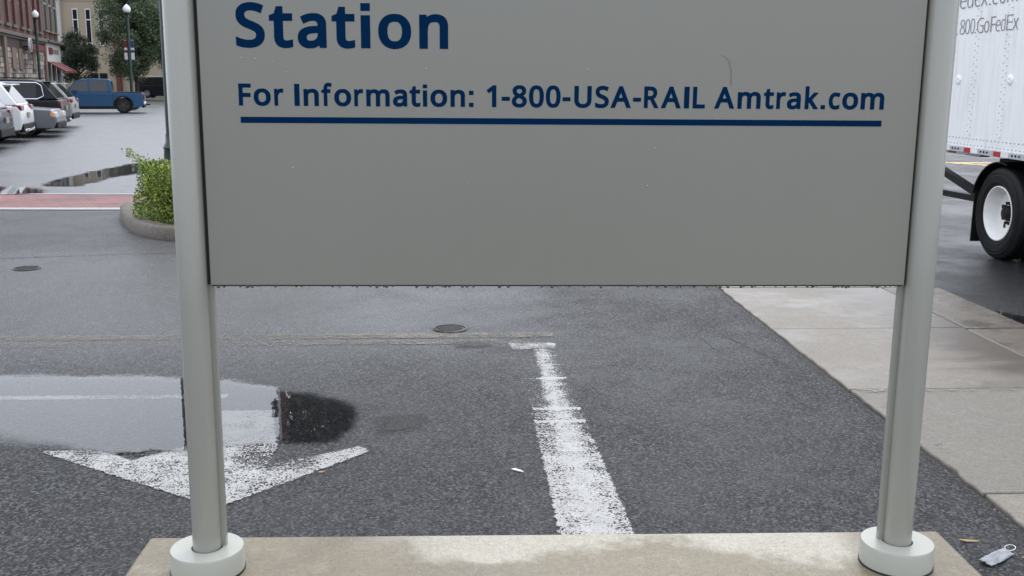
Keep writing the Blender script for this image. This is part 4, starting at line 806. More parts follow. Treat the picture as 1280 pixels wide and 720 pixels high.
# wheeled dolly under the trailer
do = thing('trailer_dolly', (TX, 10.87, -0.08), 0, 'black wheeled dolly with white rimmed dual tyre under the box trailer', 'dolly')
def tyre_prof(x0, w, r=0.50, ri=0.288):
    return [(ri, x0 + 0.035), (ri + 0.02, x0 + 0.012), (ri + 0.08, x0), (r - 0.09, x0 + 0.0), (r - 0.03, x0 + 0.018), (r - 0.008, x0 + 0.03), (r, x0 + 0.045), (r, x0 + 0.085), (r - 0.012, x0 + 0.088), (r - 0.012, x0 + 0.098), (r, x0 + 0.1),
            (r, x0 + w - 0.1), (r - 0.012, x0 + w - 0.098), (r - 0.012, x0 + w - 0.088), (r, x0 + w - 0.085), (r, x0 + w - 0.045), (r - 0.03, x0 + w - 0.018), (r - 0.09, x0 + w), (ri + 0.03, x0 + w - 0.01), (ri, x0 + w - 0.03)]
def truck_wheel(x0, parent, dish):
    ty = MB().lathe(tyre_prof(x0, 0.27), 64, 'X', (0, 0, 0.50), close=False).build('tyre', 'rubber', parent, smooth=35)
    g = MB()
    for rr in (0.335, 0.40, 0.435):
        g.lathe([(rr, x0 - 0.001), (rr + 0.004, x0 - 0.004), (rr + 0.008, x0 - 0.001)], 64, 'X', (0, 0, 0.50), close=False)
    g.build('sidewall_rib', 'rubber', ty, smooth=60)
    if dish:
        ri = MB().lathe([(0.298, x0 + 0.03), (0.296, x0 + 0.012), (0.286, x0 + 0.010), (0.276, x0 + 0.03), (0.262, x0 + 0.06), (0.252, x0 + 0.14), (0.235, x0 + 0.162), (0.20, x0 + 0.166), (0.14, x0 + 0.168), (0.10, x0 + 0.16), (0.001, x0 + 0.16)], 56, 'X', (0, 0, 0.50), close=False).build('rim', 'white_enamel', parent, smooth=35)
        for k in range(5):
            t = 2 * math.pi * k / 5 + 0.3
            h = MB(); h.lathe([(0.026, x0 + 0.1655), (0.026, x0 + 0.1645), (0.001, x0 + 0.1645)], 14, 'X', (0, 0.185 * math.cos(t), 0.50 + 0.185 * math.sin(t)))
            h.build('hand_hole', 'gap_black', ri)
        hub = MB().lathe([(0.088, x0 + 0.168), (0.082, x0 + 0.12), (0.070, x0 + 0.10), (0.060, x0 + 0.085), (0.001, x0 + 0.08)], 20, 'X', (0, 0, 0.50), close=False).build('hub', 'black_steel', parent, smooth=35)
        for k in range(10):
            t = 2 * math.pi * k / 10
            b = MB(); b.lathe([(0.017, x0 + 0.168), (0.017, x0 + 0.125), (0.012, x0 + 0.12), (0.001, x0 + 0.12)], 8, 'X', (0, 0.112 * math.cos(t), 0.50 + 0.112 * math.sin(t)))
            b.build('wheel_nut', 'black_steel', hub)
truck_wheel(0.02, do, True)
truck_wheel(0.33, do, False)
for x0 in (1.93, 2.24): 
    MB().lathe(tyre_prof(x0, 0.27), 40, 'X', (0, 0, 0.50), close=False).build('tyre', 'rubber', do, smooth=35)
MB().tube([(0.2, 0, 0.50), (2.4, 0, 0.50)], 0.065, 14).build('axle', 'black_steel', do, smooth=40)
fl = MB().box(0.02, 0.62, 0.50, 0.515, 0.12, 0.70).build('mud_flap', 'rubber', do)
ar = MB()
prof = [(0.545 * math.cos(t), 0.50 + 0.545 * math.sin(t)) for t in [R(18 + 11 * k) for k in range(9)]]
for (ya, za), (yb, zb) in zip(prof, prof[1:]):
    ar.add([(0.0, ya, za), (0.62, ya, za), (0.62, yb, zb), (0.0, yb, zb), (0.0, ya * 1.03, za + 0.012), (0.62, ya * 1.03, za + 0.012), (0.62, yb * 1.03, zb + 0.012), (0.0, yb * 1.03, zb + 0.012)],
           [(0, 1, 2, 3), (7, 6, 5, 4), (0, 3, 7, 4), (1, 5, 6, 2)])
ar.build('fender', 'black_steel', do)
def beam(m, a, b, w, h):
    a, b = Vector(a), Vector(b); d = (b - a); L = d.length; d.normalize()
    x = Vector((1, 0, 0)); z = x.cross(d).normalized()
    vs = [p + x * (sx * w / 2) + z * (sz * h / 2) for p in (a, b) for sz in (-1, 1) for sx in (-1, 1)]
    m.add(vs, [(0, 1, 3, 2), (4, 6, 7, 5), (0, 4, 5, 1), (2, 3, 7, 6), (0, 2, 6, 4), (1, 5, 7, 3)])
m = MB(); beam(m, (0.10, 0.45, 0.60), (0.10, 2.9, 0.555), 0.09, 0.07); m.build('drawbar', 'black_steel', do)
m = MB(); beam(m, (0.10, 0.50, 0.64), (0.10, 2.0, 0.95), 0.08, 0.075); m.build('drawbar_brace', 'black_steel', do)
MB().box(0.65, 1.9, -0.5, 0.5, 0.72, 1.04).build('turntable', 'black_steel', do, bevel=0.02)
MB().box(0.02, 0.66, -0.75, -0.50, 0.95, 1.05).build('frame_beam', 'black_steel', do)
do2 = MB().box(0.25, 2.3, -0.62, 0.46, 0.93, 1.06).build('frame_plate', 'black_steel', do)

# ------------------------------------------------------------------ planted island with shrub
isl = smooth_poly([(-4.50, 14.45), (-4.42, 13.9), (-4.12, 13.05), (-3.81, 12.38), (-3.5, 11.96), (-3.12, 11.68), (-2.5, 11.5), (-1.6, 11.6), (-0.9, 12.1), (-0.6, 12.9), (-0.7, 13.8), (-1.0, 14.45)], 2)
cx, cy = -2.55, 13.2
def shrink(poly, d):
    out = []
    n = len(poly)
    for i in range(n):
        a, b, c = Vector(poly[i - 1]), Vector(poly[i]), Vector(poly[(i + 1) % n])
        t = (c - a).normalized(); nrm = Vector((-t.y, t.x))
        if nrm.dot(Vector((cx, cy)) - b) < 0: nrm = -nrm
        q = b + nrm * d; out.append((q.x, q.y))
    return out
inn = shrink(isl, 0.17); lip = shrink(isl, 0.03)
pl = thing('planter_island', (cx, cy, 0), 0, 'rounded planted island with weathered concrete kerb at the end of the red brick crossing', 'planter')
n = len(isl); vs = []
for poly, z in ((isl, -0.02), (isl, 0.12), (lip, 0.15), (inn, 0.15), (inn, 0.05)):
    vs += [(x - cx, y - cy, z) for x, y in poly]
fs = [(r * n + i, r * n + (i + 1) % n, (r + 1) * n + (i + 1) % n, (r + 1) * n + i) for r in range(4) for i in range(n)]
MB().add(vs, fs).build('kerb', 'concrete_kerb', pl, smooth=50)
MB().add([(x - cx, y - cy, 0.11) for x, y in inn], [tuple(range(n))]).build('soil', 'soil', pl)

def leaf(m, p, size, rnd, flat=0.0, aspect=0.55):
    d = Vector((rnd.gauss(0, 1), rnd.gauss(0, 1), rnd.gauss(0, 1) * (1 - flat))).normalized()
    u = d.cross(Vector((rnd.gauss(0, 1), rnd.gauss(0, 1), rnd.gauss(0, 1)))).normalized()
    v = d.cross(u).normalized()
    s = size * rnd.uniform(0.6, 1.25); w = s * aspect
    m.add([p - u * s * .5, p + v * w * .5 + d * s * 0.08, p + u * s * .5, p - v * w * .5 + d * s * 0.08], [(0, 1, 2), (0, 2, 3)])
def shrub(loc, rx, ry, h, nleaf, label, seed, size=0.037):
    rnd = random.Random(seed)
    t = thing('shrub', loc, 0, label, 'shrub')
    st, m = MB(), MB()
    tips = []
    for k in range(46):
        a = rnd.uniform(0, 2 * math.pi); q = math.sqrt(rnd.random())
        hh = h * (1.0 - 0.35 * q * q) * rnd.uniform(0.55, 1.06)
        tip = Vector((rx * q * math.cos(a), ry * q * math.sin(a), hh))
        b = Vector((tip.x * 0.45, tip.y * 0.45, 0.02)); mid = (b + tip) / 2 + Vector((rnd.uniform(-.05, .05), rnd.uniform(-.05, .05), 0.02))
        st.tube([b, mid, tip], [0.006, 0.0045, 0.002], 5)
        tips.append((b, mid, tip))
    for k in range(9):      # a few long shoots stand out of the crown
        a = rnd.uniform(0, 2 * math.pi)
        b = Vector((rx * 0.5 * math.cos(a), ry * 0.5 * math.sin(a), h * 0.5)); tip = Vector((rx * 1.15 * math.cos(a), ry * 1.15 * math.sin(a), h * rnd.uniform(0.75, 1.15)))
        mid = (b + tip) / 2 + Vector((0, 0, 0.06)); st.tube([b, mid, tip], [0.004, 0.003, 0.0015], 5); tips.append((b, mid, tip))
    st.build('stem', 'bark', t)
    for k in range(nleaf):
        b, mid, tip = rnd.choice(tips); f = 1 - rnd.random() ** 1.6 * 0.85
        p = (b.lerp(mid, f * 2) if f < .5 else mid.lerp(tip, f * 2 - 1)) + Vector((rnd.gauss(0, .035), rnd.gauss(0, .035), rnd.gauss(0, .03)))
        if p.z < 0.03: p.z = 0.03 + rnd.random() * 0.05
        leaf(m, p, size, rnd, 0.2)
    for k in range(int(nleaf * 0.9)):
        a = rnd.uniform(0, 2 * math.pi); f = rnd.random() ** 0.35; zz = rnd.random() ** 1.1
        rr = f * (1.0 - 0.25 * zz * zz)
        leaf(m, Vector((rx * 1.02 * rr * math.cos(a), ry * 1.02 * rr * math.sin(a), 0.01 + zz * h * 0.88 + rnd.gauss(0, .02))), size, rnd, 0.2)
    tag(m.build('foliage', 'leaf_shrub', t, recalc=False), kind='stuff')
    return t
shrub((-3.38, 12.82, 0.08), 0.51, 0.55, 0.80, 8500, 'bright green leafy shrub at the rounded tip of the planted island', 3)
shrub((-2.2, 12.9, 0.11), 0.6, 0.6, 0.75, 3000, 'bright green leafy shrub behind the sign on the planted island', 5)

# ------------------------------------------------------------------ lamp posts
def lamp(loc, h, label, banner=False, rad=0.062):
    t = thing('lamp_post', loc, 0, label, 'lamp post', 'green globe lamp posts')
    MB().lathe([(0.20, 0.0), (0.20, 0.06), (0.17, 0.10), (0.155, 0.42), (0.17, 0.46), (0.13, 0.52), (0.105, 0.80), (0.115, 0.83), (rad + 0.015, 0.90), (rad + 0.012, 1.0)], 20).build('base', 'green_steel', t, smooth=35)
    p = MB().lathe([(rad + 0.004, 0.98), (rad, h - 1.0), (rad - 0.008, h - 0.72), (rad + 0.035, h - 0.70), (rad + 0.035, h - 0.66), (rad, h - 0.62), (rad + 0.06, h - 0.52), (rad + 0.07, h - 0.47)], 18).build('pole', 'green_steel', t, smooth=35)
    g = MB().lathe([(0.115, h - 0.47), (0.19, h - 0.40), (0.215, h - 0.30), (0.19, h - 0.18), (0.12, h - 0.11), (0.10, h - 0.085), (0.05, h - 0.05), (0.03, h - 0.02), (0.001, h)], 22).build('globe', 'globe_white', t, smooth=60)
    if banner:
        for s, top in ((-1, 'banner_red'), (1, 'banner_blue')):
            b = MB().box(min(s * .10, s * .27), max(s * .10, s * .27), -0.008, 0.008, h - 3.0, h - 1.95).build('banner', 'banner_white', t)
            MB().box(min(s * .098, s * .272), max(s * .098, s * .272), -0.011, -0.0085, h - 2.35, h - 1.97).build('banner_field', top, b)
            MB().box(min(s * .098, s * .272), max(s * .098, s * .272), -0.011, -0.0085, h - 2.62, h - 2.48).build('banner_stripe', 'banner_red' if s < 0 else 'banner_blue', b)
            MB().tube([(0, 0, h - 1.95), (s * 0.3, 0, h - 1.95)], 0.012, 6).build('banner_arm', 'green_steel', t)
            MB().tube([(0, 0, h - 3.0), (s * 0.3, 0, h - 3.0)], 0.012, 6).build('banner_arm', 'green_steel', t)
    return t
lamp((-3.52, 13.3, 0.11), 5.2, 'dark green lamp post standing in the planted island behind the shrub', rad=0.066)
lamp((-25.2, 66.0, 0.0), 5.75, 'dark green globe lamp post in front of the red brick building', rad=0.085)
lamp((-17.95, 60.0, 0.0), 5.75, 'dark green globe lamp post carrying two banners behind the blue pickup', True, rad=0.085)

# ------------------------------------------------------------------ trees
def tree(loc, h, trunk_h, rx, rz, cz, nleaf, size, label, mat, seed, nclump=40, trunk_r=0.13, taper=0.5, name='tree'):
    rnd = random.Random(seed)
    t = thing(name, loc, rnd.uniform(0, 6), label, 'tree')
    tk = MB().tube([(0, 0, -0.05), (0.02, 0.01, trunk_h * .5), (0.0, 0.03, trunk_h), (0.03, 0, cz), (0, 0, cz + rz * .7)], [trunk_r * 1.25, trunk_r, trunk_r * .85, trunk_r * .5, trunk_r * .15], 9)
    clumps = []
    for k in range(nclump):
        while True:
            p = Vector((rnd.uniform(-1, 1), rnd.uniform(-1, 1), rnd.uniform(-1, 1)))
            if 0.25 < p.length < 1: break
        f = 1.0 - taper * max(0, p.z)
        c = Vector((p.x * rx * f, p.y * rx * f, cz + p.z * rz))
        clumps.append((c, rnd.uniform(0.16, 0.30) * rx))
        a = Vector((0, 0, max(trunk_h, c.z - rx * 0.55)))
        tk.tube([a, a.lerp(c, .55) + Vector((0, 0, .08 * rx)), c], [trunk_r * .38, trunk_r * .22, trunk_r * .06], 5)
    tk.build('trunk', 'bark', t, smooth=50)
    m = MB()
    for k in range(nleaf):
        c, r = rnd.choice(clumps)
        d = Vector((rnd.gauss(0, 1), rnd.gauss(0, 1), rnd.gauss(0, .8)))
        d = d.normalized() * r * rnd.random() ** 0.45 * 1.25
        leaf(m, c + d, size, rnd, 0.1, 0.6)
    tag(m.build('crown', mat, t, recalc=False), kind='stuff')
    return t
tree((-29.6, 85.0, -0.02), 6.2, 1.6, 1.62, 1.95, 3.3, 22000, 0.11, 'small dark round crowned tree beside the red brick building', 'leaf_small', 2, 60, 0.10, 0.35)
tree((-25.3, 86.0, -0.02), 10, 2.0, 2.6, 4.6, 6.0, 50000, 0.155, 'tall grey green tree behind the lamp post with banners', 'leaf_tree', 8, 110, 0.16, 0.3)
tree((-22.0, 88.5, -0.02), 9, 2.0, 2.9, 4.0, 5.8, 40000, 0.165, 'broad grey green tree behind the dark parked utility vehicle', 'leaf_tree', 9, 90, 0.16, 0.3)
tree((-2.3, 22.0, 0.0), 9, 2.2, 1.45, 3.6, 6.4, 36000, 0.19, 'dense street tree hidden behind the sign and mirrored in the puddle', 'leaf_small', 21, 130, 0.12, 0.0)
pole = thing('utility_pole', (-3.40, 20.0, 0), 0, 'slim red brown pole mirrored in the puddle beside the tree', 'pole')
MB().lathe([(0.062, -0.02), (0.06, 5.0), (0.055, 10.5)], 14).build('shaft', 'wood_pole', pole, smooth=40)
MB().tube([(-0.075, -0.02, 0), (-0.075, -0.02, 9.5)], 0.028, 8).build('conduit', 'rail_alu', pole, smooth=40)
wd = MB(); rw = random.Random(77)
for k in range(26000):
    x = rw.uniform(-8, 70); y = 150 + rw.uniform(-4, 8); hh = 6.0 + 2.2 * math.sin(x * 0.35) + 1.6 * math.sin(x * 0.9 + 1)
    leaf(wd, Vector((x, y, rw.uniform(0, hh))), 0.9, rw, 0.1, 0.7)
tag(wd.build('distant_wood', 'leaf_tree', None, recalc=False), 'dark band of distant trees beyond the street', 'wood', kind='stuff')

# ------------------------------------------------------------------ vehicles
def arch(cx, r, z0, n=9):
    return [(cx + r * math.cos(math.pi * k / n), max(z0, r * 0.96 * math.sin(math.pi * k / n) + 0.30)) for k in range(n + 1)]
def wheel(t, x, y, r, rim, w=0.22):
    s = 1 if y > 0 else -1
    wr = bpy.data.objects.new('wheel', None); COL.objects.link(wr); wr.parent = t; wr.location = (x, y, r)
    o = w / 2
    MB().lathe([(r * .62, s * (o - .02)), (r * .70, s * o), (r * .93, s * (o - .01)), (r, s * (o - .05)), (r, s * (-o + .04)), (r * .9, -s * o), (r * .6, -s * o)], 28, 'Y', close=False).build('tyre', 'rubber', wr, smooth=35)
    MB().lathe([(r * .64, s * (o - .025)), (r * .60, s * (o - .015)), (r * .55, s * (o - .05)), (0.001, s * (o - .06))], 28, 'Y', close=False).build('rim', 'gap_black', wr, smooth=35)
    sp = MB()
    for k in range(5):
        a = 2 * math.pi * k / 5 + .3
        Mx = Matrix.Rotation(a, 4, 'Y')
        sp.box(0.0, r * .60, min(s * (o - .045), s * (o - .018)), max(s * (o - .045), s * (o - .018)), -0.035, 0.035, Mx)
    sp.lathe([(0.07, s * (o - .05)), (0.06, s * (o - .012)), (0.001, s * (o - .012))], 14, 'Y')
    sp.lathe([(r * .635, s * (o - .03)), (r * .635, s * (o - .008)), (r * .575, s * (o - .008)), (r * .575, s * (o - .03))], 28, 'Y', close=False)
    sp.build('spokes', rim, wr, smooth=35)
def vehicle(name, loc, rz, label, cat, L, W, H, belt, hood, green, pillars, paint, wheels, wr=0.35, rim='rim_alloy', cladding=True, tail=None, head=None, rear_drop=0.0, extras=None, group='parked vehicles', glass='glass_dark', bed=False, nose=0.72):
    """green: greenhouse outline (x, z), rear to front along the top; x runs from the rear end (0) to the front (L)"""
    t = thing(name, loc, rz, label, cat, group)
    X = lambda x: x - L / 2
    xr, xf = wheels
    low = 0.28
    out = [(0.06, low + .08), (0.0, 0.55), (0.015, belt - 0.12 - rear_drop), (0.10, belt - rear_drop)]
    out += bed if bed else []
    out += [(hood[0], belt + .02), (hood[1], hood[2]), (L - 0.16, hood[2] - .07), (L - 0.02, nose), (L, 0.50), (L - 0.10, low)]
    ra = wr + 0.065
    out += [(xf + ra, low)] + [(xf + ra * math.cos(math.pi * k / 10), wr + ra * math.sin(math.pi * k / 10)) for k in range(0, 11)] + [(xf - ra, low)]
    out += [(xr + ra, low)] + [(xr + ra * math.cos(math.pi * k / 10), wr + ra * math.sin(math.pi * k / 10)) for k in range(0, 11)] + [(xr - ra, low)]
    n = len(out); m = MB(); vs = []
    zc = 0.62
    for y, sx, tz in ((-W / 2 + .0, .985, .06), (-W / 2 + .035, 1, 0.02), (-W / 2 + .16, 1.0, 0), (W / 2 - .16, 1, 0), (W / 2 - .035, 1, 0.02), (W / 2, .985, .06)):
        for x, z in out:
            zz = z - tz * max(0, (z - 0.72)) / (belt - 0.6) if z > .72 else z
            vs.append((X(L / 2 + (x - L / 2) * sx), y, zz))
    fs = [tuple(range(n)), tuple(range(6 * n - 1, 5 * n - 1, -1))]
    fs += [(r * n + i, (r + 1) * n + i, (r + 1) * n + (i + 1) % n, r * n + (i + 1) % n) for r in range(5) for i in range(n)]
    body = m.add(vs, fs).build('body', paint, t, bevel=0.05, bseg=3)
    MB().box(X(0.35), X(L - .35), -W / 2 + .12, W / 2 - .12, 0.22, 0.62).build('underbody', 'gap_black', t)
    zt = max(z for x, z in green)
    yy = lambda z: W / 2 - 0.055 - 0.17 * max(0, z - belt) / (zt - belt)
    g = MB(); k = len(green)
    vs = [(X(x), -yy(z), z) for x, z in green] + [(X(x), yy(z), z) for x, z in green]
    fs = [tuple(range(k)), tuple(range(2 * k - 1, k - 1, -1))] + [(i, i + k, (i + 1) % k + k, (i + 1) % k) for i in range(k)]
    cab = g.add(vs, fs).build('cabin', paint, t, bevel=0.055, bseg=3)
    # side windows: the greenhouse outline drawn in, cut at the pillars
    gx0, gx1 = green[0][0], green[-1][0]
    def top_at(x):
        for (xa, za), (xb, zb) in zip(green, green[1:]):
            if xa <= x <= xb: return za + (zb - za) * (x - xa) / max(1e-6, xb - xa)
        return belt
    for a, b in pillars:
        for s in (-1, 1):
            w = MB(); N = 8; vs = []
            for i in range(N + 1):
                x = a + (b - a) * i / N
                z1 = max(belt + .05, min(top_at(x) - 0.10, zt - .11)); z0 = belt + .035
                vs.append((X(x), s * (yy(z0) + .006), z0)); vs.append((X(x), s * (yy(z1) + .006), z1))
            w.add(vs, [(2 * i, 2 * i + 2, 2 * i + 3, 2 * i + 1) for i in range(N)])
            w.build('side_window', glass, cab, smooth=30)
    def glass_end(nm, p, q, inset=0.13):
        (xa, za), (xb, zb) = p, q
        d = Vector((xb - xa, 0, zb - za)); nrm = Vector((-d.z, 0, d.x)).normalized()
        if nrm.x * (1 if xa > L / 2 else -1) < 0: nrm = -nrm
        f = lambda tt, s: Vector((X(xa + d.x * tt), s * (yy(za + d.z * tt) - inset), za + d.z * tt)) + nrm * 0.008
        MB().quad(f(.10, -1), f(.10, 1), f(.9, 1), f(.9, -1)).build(nm, glass, cab)
    glass_end('rear_window', green[0], green[1])
    glass_end('windscreen', green[-1], green[-2])
    for x in wheels:
        for s in (-1, 1):
            wheel(t, X(x), s * (W / 2 - .12), wr, rim)
            if cladding:
                ac = MB(); r0, r1 = ra - .012, ra + .055
                pr = [(X(x) + r * math.cos(math.pi * k / 12), wr + r * math.sin(math.pi * k / 12)) for r in (r0, r1) for k in range(13)]
                vs = [(px, s * (W / 2 + .008), pz) for px, pz in pr] + [(px, s * (W / 2 - .06), pz) for px, pz in pr]
                fs = [(i, i + 1, i + 14, i + 13) for i in range(12)] + [(i, i + 26, i + 27, i + 1) for i in range(12)] + [(i + 13, i + 14, i + 40, i + 39) for i in range(12)]
                ac.add(vs, fs).build('arch_trim', 'trim_black', body)
    for s in (-1, 1):
        MB().box(X(xr + .35), X(xf - .35), min(s * (W / 2 - .03), s * (W / 2 + .008)), max(s * (W / 2 - .03), s * (W / 2 + .008)), low - .02, low + (.10 if cladding else .03)).build('sill', 'trim_black', body)
        MB().box(X(gx1 - .62), X(gx1 - .42), min(s * (W / 2 - .02), s * (W / 2 + .17)), max(s * (W / 2 - .02), s * (W / 2 + .17)), belt + .02, belt + .16).build('mirror', paint, body, bevel=0.03)
        # door shut lines and handles
        for dx in (pillars[0][1] + .03 if len(pillars) > 1 else gx0 + 1.2,) + ((pillars[1][1] + .03,) if len(pillars) > 2 else ()):
            MB().box(X(dx - .006), X(dx + .006), min(s * (W / 2 - .02), s * (W / 2 + .0015)), max(s * (W / 2 - .02), s * (W / 2 + .0015)), low + .14, belt - .06).build('door_gap', 'gap_black', body)
        for (a, b) in pillars[:2]:
            MB().box(X(a + .08), X(a + .30), min(s * (W / 2 - .02), s * (W / 2 + .022)), max(s * (W / 2 - .02), s * (W / 2 + .022)), belt - .17, belt - .135).build('door_handle', paint, body, bevel=0.008)
    tl = tail or (0.0, 0.24, belt - .26, belt - .10)
    for s in (-1, 1):
        ya, yb = sorted((s * (W / 2 - (tl[4] if len(tl) > 4 else .33)), s * (W / 2 - .012)))
        MB().box(X(0.0), X(tl[1]), ya, yb, tl[2], tl[3]).build('tail_light', 'lamp_red', body, bevel=0.02)
        hd = head or (0.32, nose - .06, nose + .10)
        ya, yb = sorted((s * (W / 2 - .42), s * (W / 2 + .004)))
        MB().box(X(L - hd[0]), X(L - .005), ya, yb, hd[1], hd[2]).build('headlight', 'lamp_clear', body, bevel=0.02)
    MB().box(X(-0.02), X(0.12), -W / 2 + .06, W / 2 - .06, 0.30, 0.52).build('rear_bumper', 'trim_black' if cladding else paint, body, bevel=0.03)
    MB().box(X(L - 0.12), X(L + .015), -W / 2 + .08, W / 2 - .08, 0.28, 0.46).build('front_bumper', 'trim_black', body, bevel=0.03)
    MB().box(X(-0.03), X(0.0), -0.17, 0.17, belt - .34, belt - .20).build('number_plate', 'plate', body)
    if extras: extras(t, body, cab, X, W, L, H, yy, belt)
    return t
def suv_green(L, H, belt, rake=0.42, screen=1.25):
    return [(0.10, belt), (rake, H - .10), (rake + .28, H - .03), (L * .42, H), (L * .56, H - .015), (L - screen - .85, H - .09), (L - screen, belt + .01)]
def spoiler(t, body, cab, X, W, L, H, yy, belt, paint='car_white'):
    MB().box(X(.26), X(.66), -W / 2 + .34, W / 2 - .34, H - .115, H - .075).build('roof_spoiler', paint, cab, bevel=0.015)
def ex_white(*a):
    spoiler(*a)
    t, body, cab, X, W, L, H, yy, belt = a
    MB().box(X(-0.035), X(0.02), -W / 2 + .25, W / 2 - .25, 0.30, 0.37).build('diffuser_trim', 'chrome', body, bevel=0.01)
    for s in (-1, 1): MB().lathe([(.045, -0.06), (.045, .05), (.035, .05), (.035, -.05)], 14, 'X', (X(0) , s * .55, .34), close=False).build('exhaust_tip', 'chrome', body)
def ex_dark(*a):
    t, body, cab, X, W, L, H, yy, belt = a
    spoiler(*a, paint='car_dark')
    for s in (-1, 1):
        pts = [(X(.62), belt + .03), (X(2.5), belt + .03)]
        ring = [(X(2.6), belt + .025), (X(.72), belt + .025), (X(.52), belt + .12), (X(.60), H - .20), (X(.74), H - .115), (X(2.6), H - .10)]
        MB().tube([(x, s * (yy(z) + .012), z) for x, z in ring], 0.022, 6).build('window_trim', 'chrome', cab, smooth=40)
        MB().tube([(X(.7), s * .62, H + .03), (X(L * .5), s * .62, H + .045), (X(L - 2.2), s * .62, H + .0)], 0.014, 6).build('roof_rail', 'trim_black', cab, smooth=40)
        ya, yb = sorted((s * .45, s * .75))
        MB().box(X(-.05), X(.05), ya, yb, .33, .42).build('exhaust_trim', 'chrome', body, bevel=0.01)
SG = suv_green
vehicle('parked_car', (-13.50, 26.75, 0), R(192), 'dark blue hatchback cut off by the left edge of the picture', 'car', 4.5, 1.82, 1.55, 0.98, (3.3, 3.5, 1.0), SG(4.5, 1.55, .98), [(.55, 1.45), (1.55, 2.5), (2.6, 3.35)], 'car_blue', (.85, 3.55), tail=(0, .3, .80, .96))
vehicle('parked_car', (-14.22, 29.75, 0), R(192), 'white sport utility car with red tail lights between the dark blue and grey cars', 'car', 4.65, 1.88, 1.67, 1.02, (3.4, 3.6, 1.06), SG(4.65, 1.67, 1.02, .5), [(.75, 1.35), (1.45, 2.5), (2.6, 3.45)], 'car_white', (.9, 3.7), .37, tail=(0, .24, .88, 1.02, .40), extras=ex_white)
sed = [(0.75, .92), (1.25, 1.36), (1.6, 1.41), (2.5, 1.41), (2.75, 1.38), (3.35, .93)]
vehicle('parked_car', (-14.28, 32.5, 0), R(11), 'grey sedan with orange corner lamp parked nose out beside the white car', 'car', 4.6, 1.74, 1.41, 0.90, (3.35, 3.5, .90), sed, [(1.2, 1.95), (2.03, 2.85)], 'car_grey', (.95, 3.65), .32, cladding=False, head=(.10, .60, .76), nose=.66,
        extras=lambda t, body, cab, X, W, L, H, yy, belt: [MB().box(X(L - .17), X(L - .06), min(s * (W / 2 - .12), s * (W / 2 + .008)), max(s * (W / 2 - .12), s * (W / 2 + .008)), .62, .74).build('corner_lamp', 'lamp_amber', body, bevel=.01) for s in (-1, 1)])
vehicle('parked_car', (-15.38, 35.4, 0), R(192), 'large dark grey sport utility car with chrome window trim behind the grey sedan', 'car', 5.0, 1.99, 1.72, 1.06, (3.75, 3.95, 1.10), SG(5.0, 1.72, 1.06, .55), [(.75, 1.6), (1.72, 2.75), (2.86, 3.7)], 'car_dark', (1.0, 3.9), .39, tail=(0, .10, .66, 1.03, .17), extras=ex_dark)
vehicle('parked_car', (-16.15, 39.1, 0), R(192), 'silver sport utility car half hidden behind the large dark grey one', 'car', 4.6, 1.85, 1.64, 1.02, (3.4, 3.6, 1.05), SG(4.6, 1.64, 1.02, .55), [(.75, 1.4), (1.5, 2.5), (2.6, 3.4)], 'car_silver', (.9, 3.6), .36, tail=(0, .30, .88, 1.02), extras=lambda *a: spoiler(*a, paint='car_silver'))
def ex_pick(t, body, cab, X, W, L, H, yy, belt):
    MB().box(X(.10), X(1.58), -W / 2 + .10, W / 2 - .10, 1.0, 1.085).build('bed_floor', 'trim_black', body)
    MB().box(X(-.10), X(.03), -W / 2 + .04, W / 2 - .04, .46, .62).build('chrome_bumper', 'chrome', body, bevel=.03)
    MB().box(X(-.025), X(.0), -W / 2 + .25, W / 2 - .25, .70, 1.06).build('tailgate', 'truck_blue', body, bevel=.02)
    for s in (-1, 1):
        ya, yb = sorted((s * (W / 2 - .02), s * (W / 2 + .002)))
        MB().box(X(1.555), X(1.585), ya, yb, .40, 1.10).build('bed_gap', 'gap_black', body)
        ya, yb = sorted((s * (W / 2 - .10), s * (W / 2 - .02)))
        MB().box(X(.08), X(1.56), ya, yb, 1.10, 1.135).build('bed_rail', 'trim_black', body)
    MB().box(X(-.28), X(-.02), -.05, .05, .42, .49).build('tow_hitch', 'trim_black', body)
pk = [(1.60, 1.12), (1.68, 1.76), (1.80, 1.82), (2.6, 1.85), (3.15, 1.81), (3.42, 1.74), (4.0, 1.12)]
pick = vehicle('pickup_truck', (-18.42, 54.9, 0), R(193), 'blue crew cab pickup with black wheels parked across the end of the lot', 'pickup', 5.4, 1.9, 1.79, 1.12, (4.05, 4.2, 1.14), pk, [(1.86, 2.72), (2.84, 3.72)], 'truck_blue', (1.05, 4.3), .41, 'rim_dark', tail=(0, .10, .80, 1.06, .17), extras=ex_pick, nose=.85, glass='glass_light')
pick.scale = (.93, .93, .93)
def ex_rack(t, body, cab, X, W, L, H, yy, belt):
    for s in (-1, 1): MB().box(X(1.0), X(3.0), s * .6 - .04, s * .6 + .04, H + .02, H + .10).build('roof_rack', 'frame_white', cab)
vehicle('parked_car', (-26.0, 97.5, -0.02), 0, 'charcoal sport utility vehicle with pale roof rack under the trees far across the lot', 'car', 5.1, 2.0, 1.86, 1.14, (3.9, 4.05, 1.16), SG(5.1, 1.86, 1.14, .35), [(.55, 1.4), (1.55, 2.6), (2.72, 3.7)], 'car_charcoal', (1.0, 4.0), .40, tail=(0, .12, .8, 1.3), extras=ex_rack)

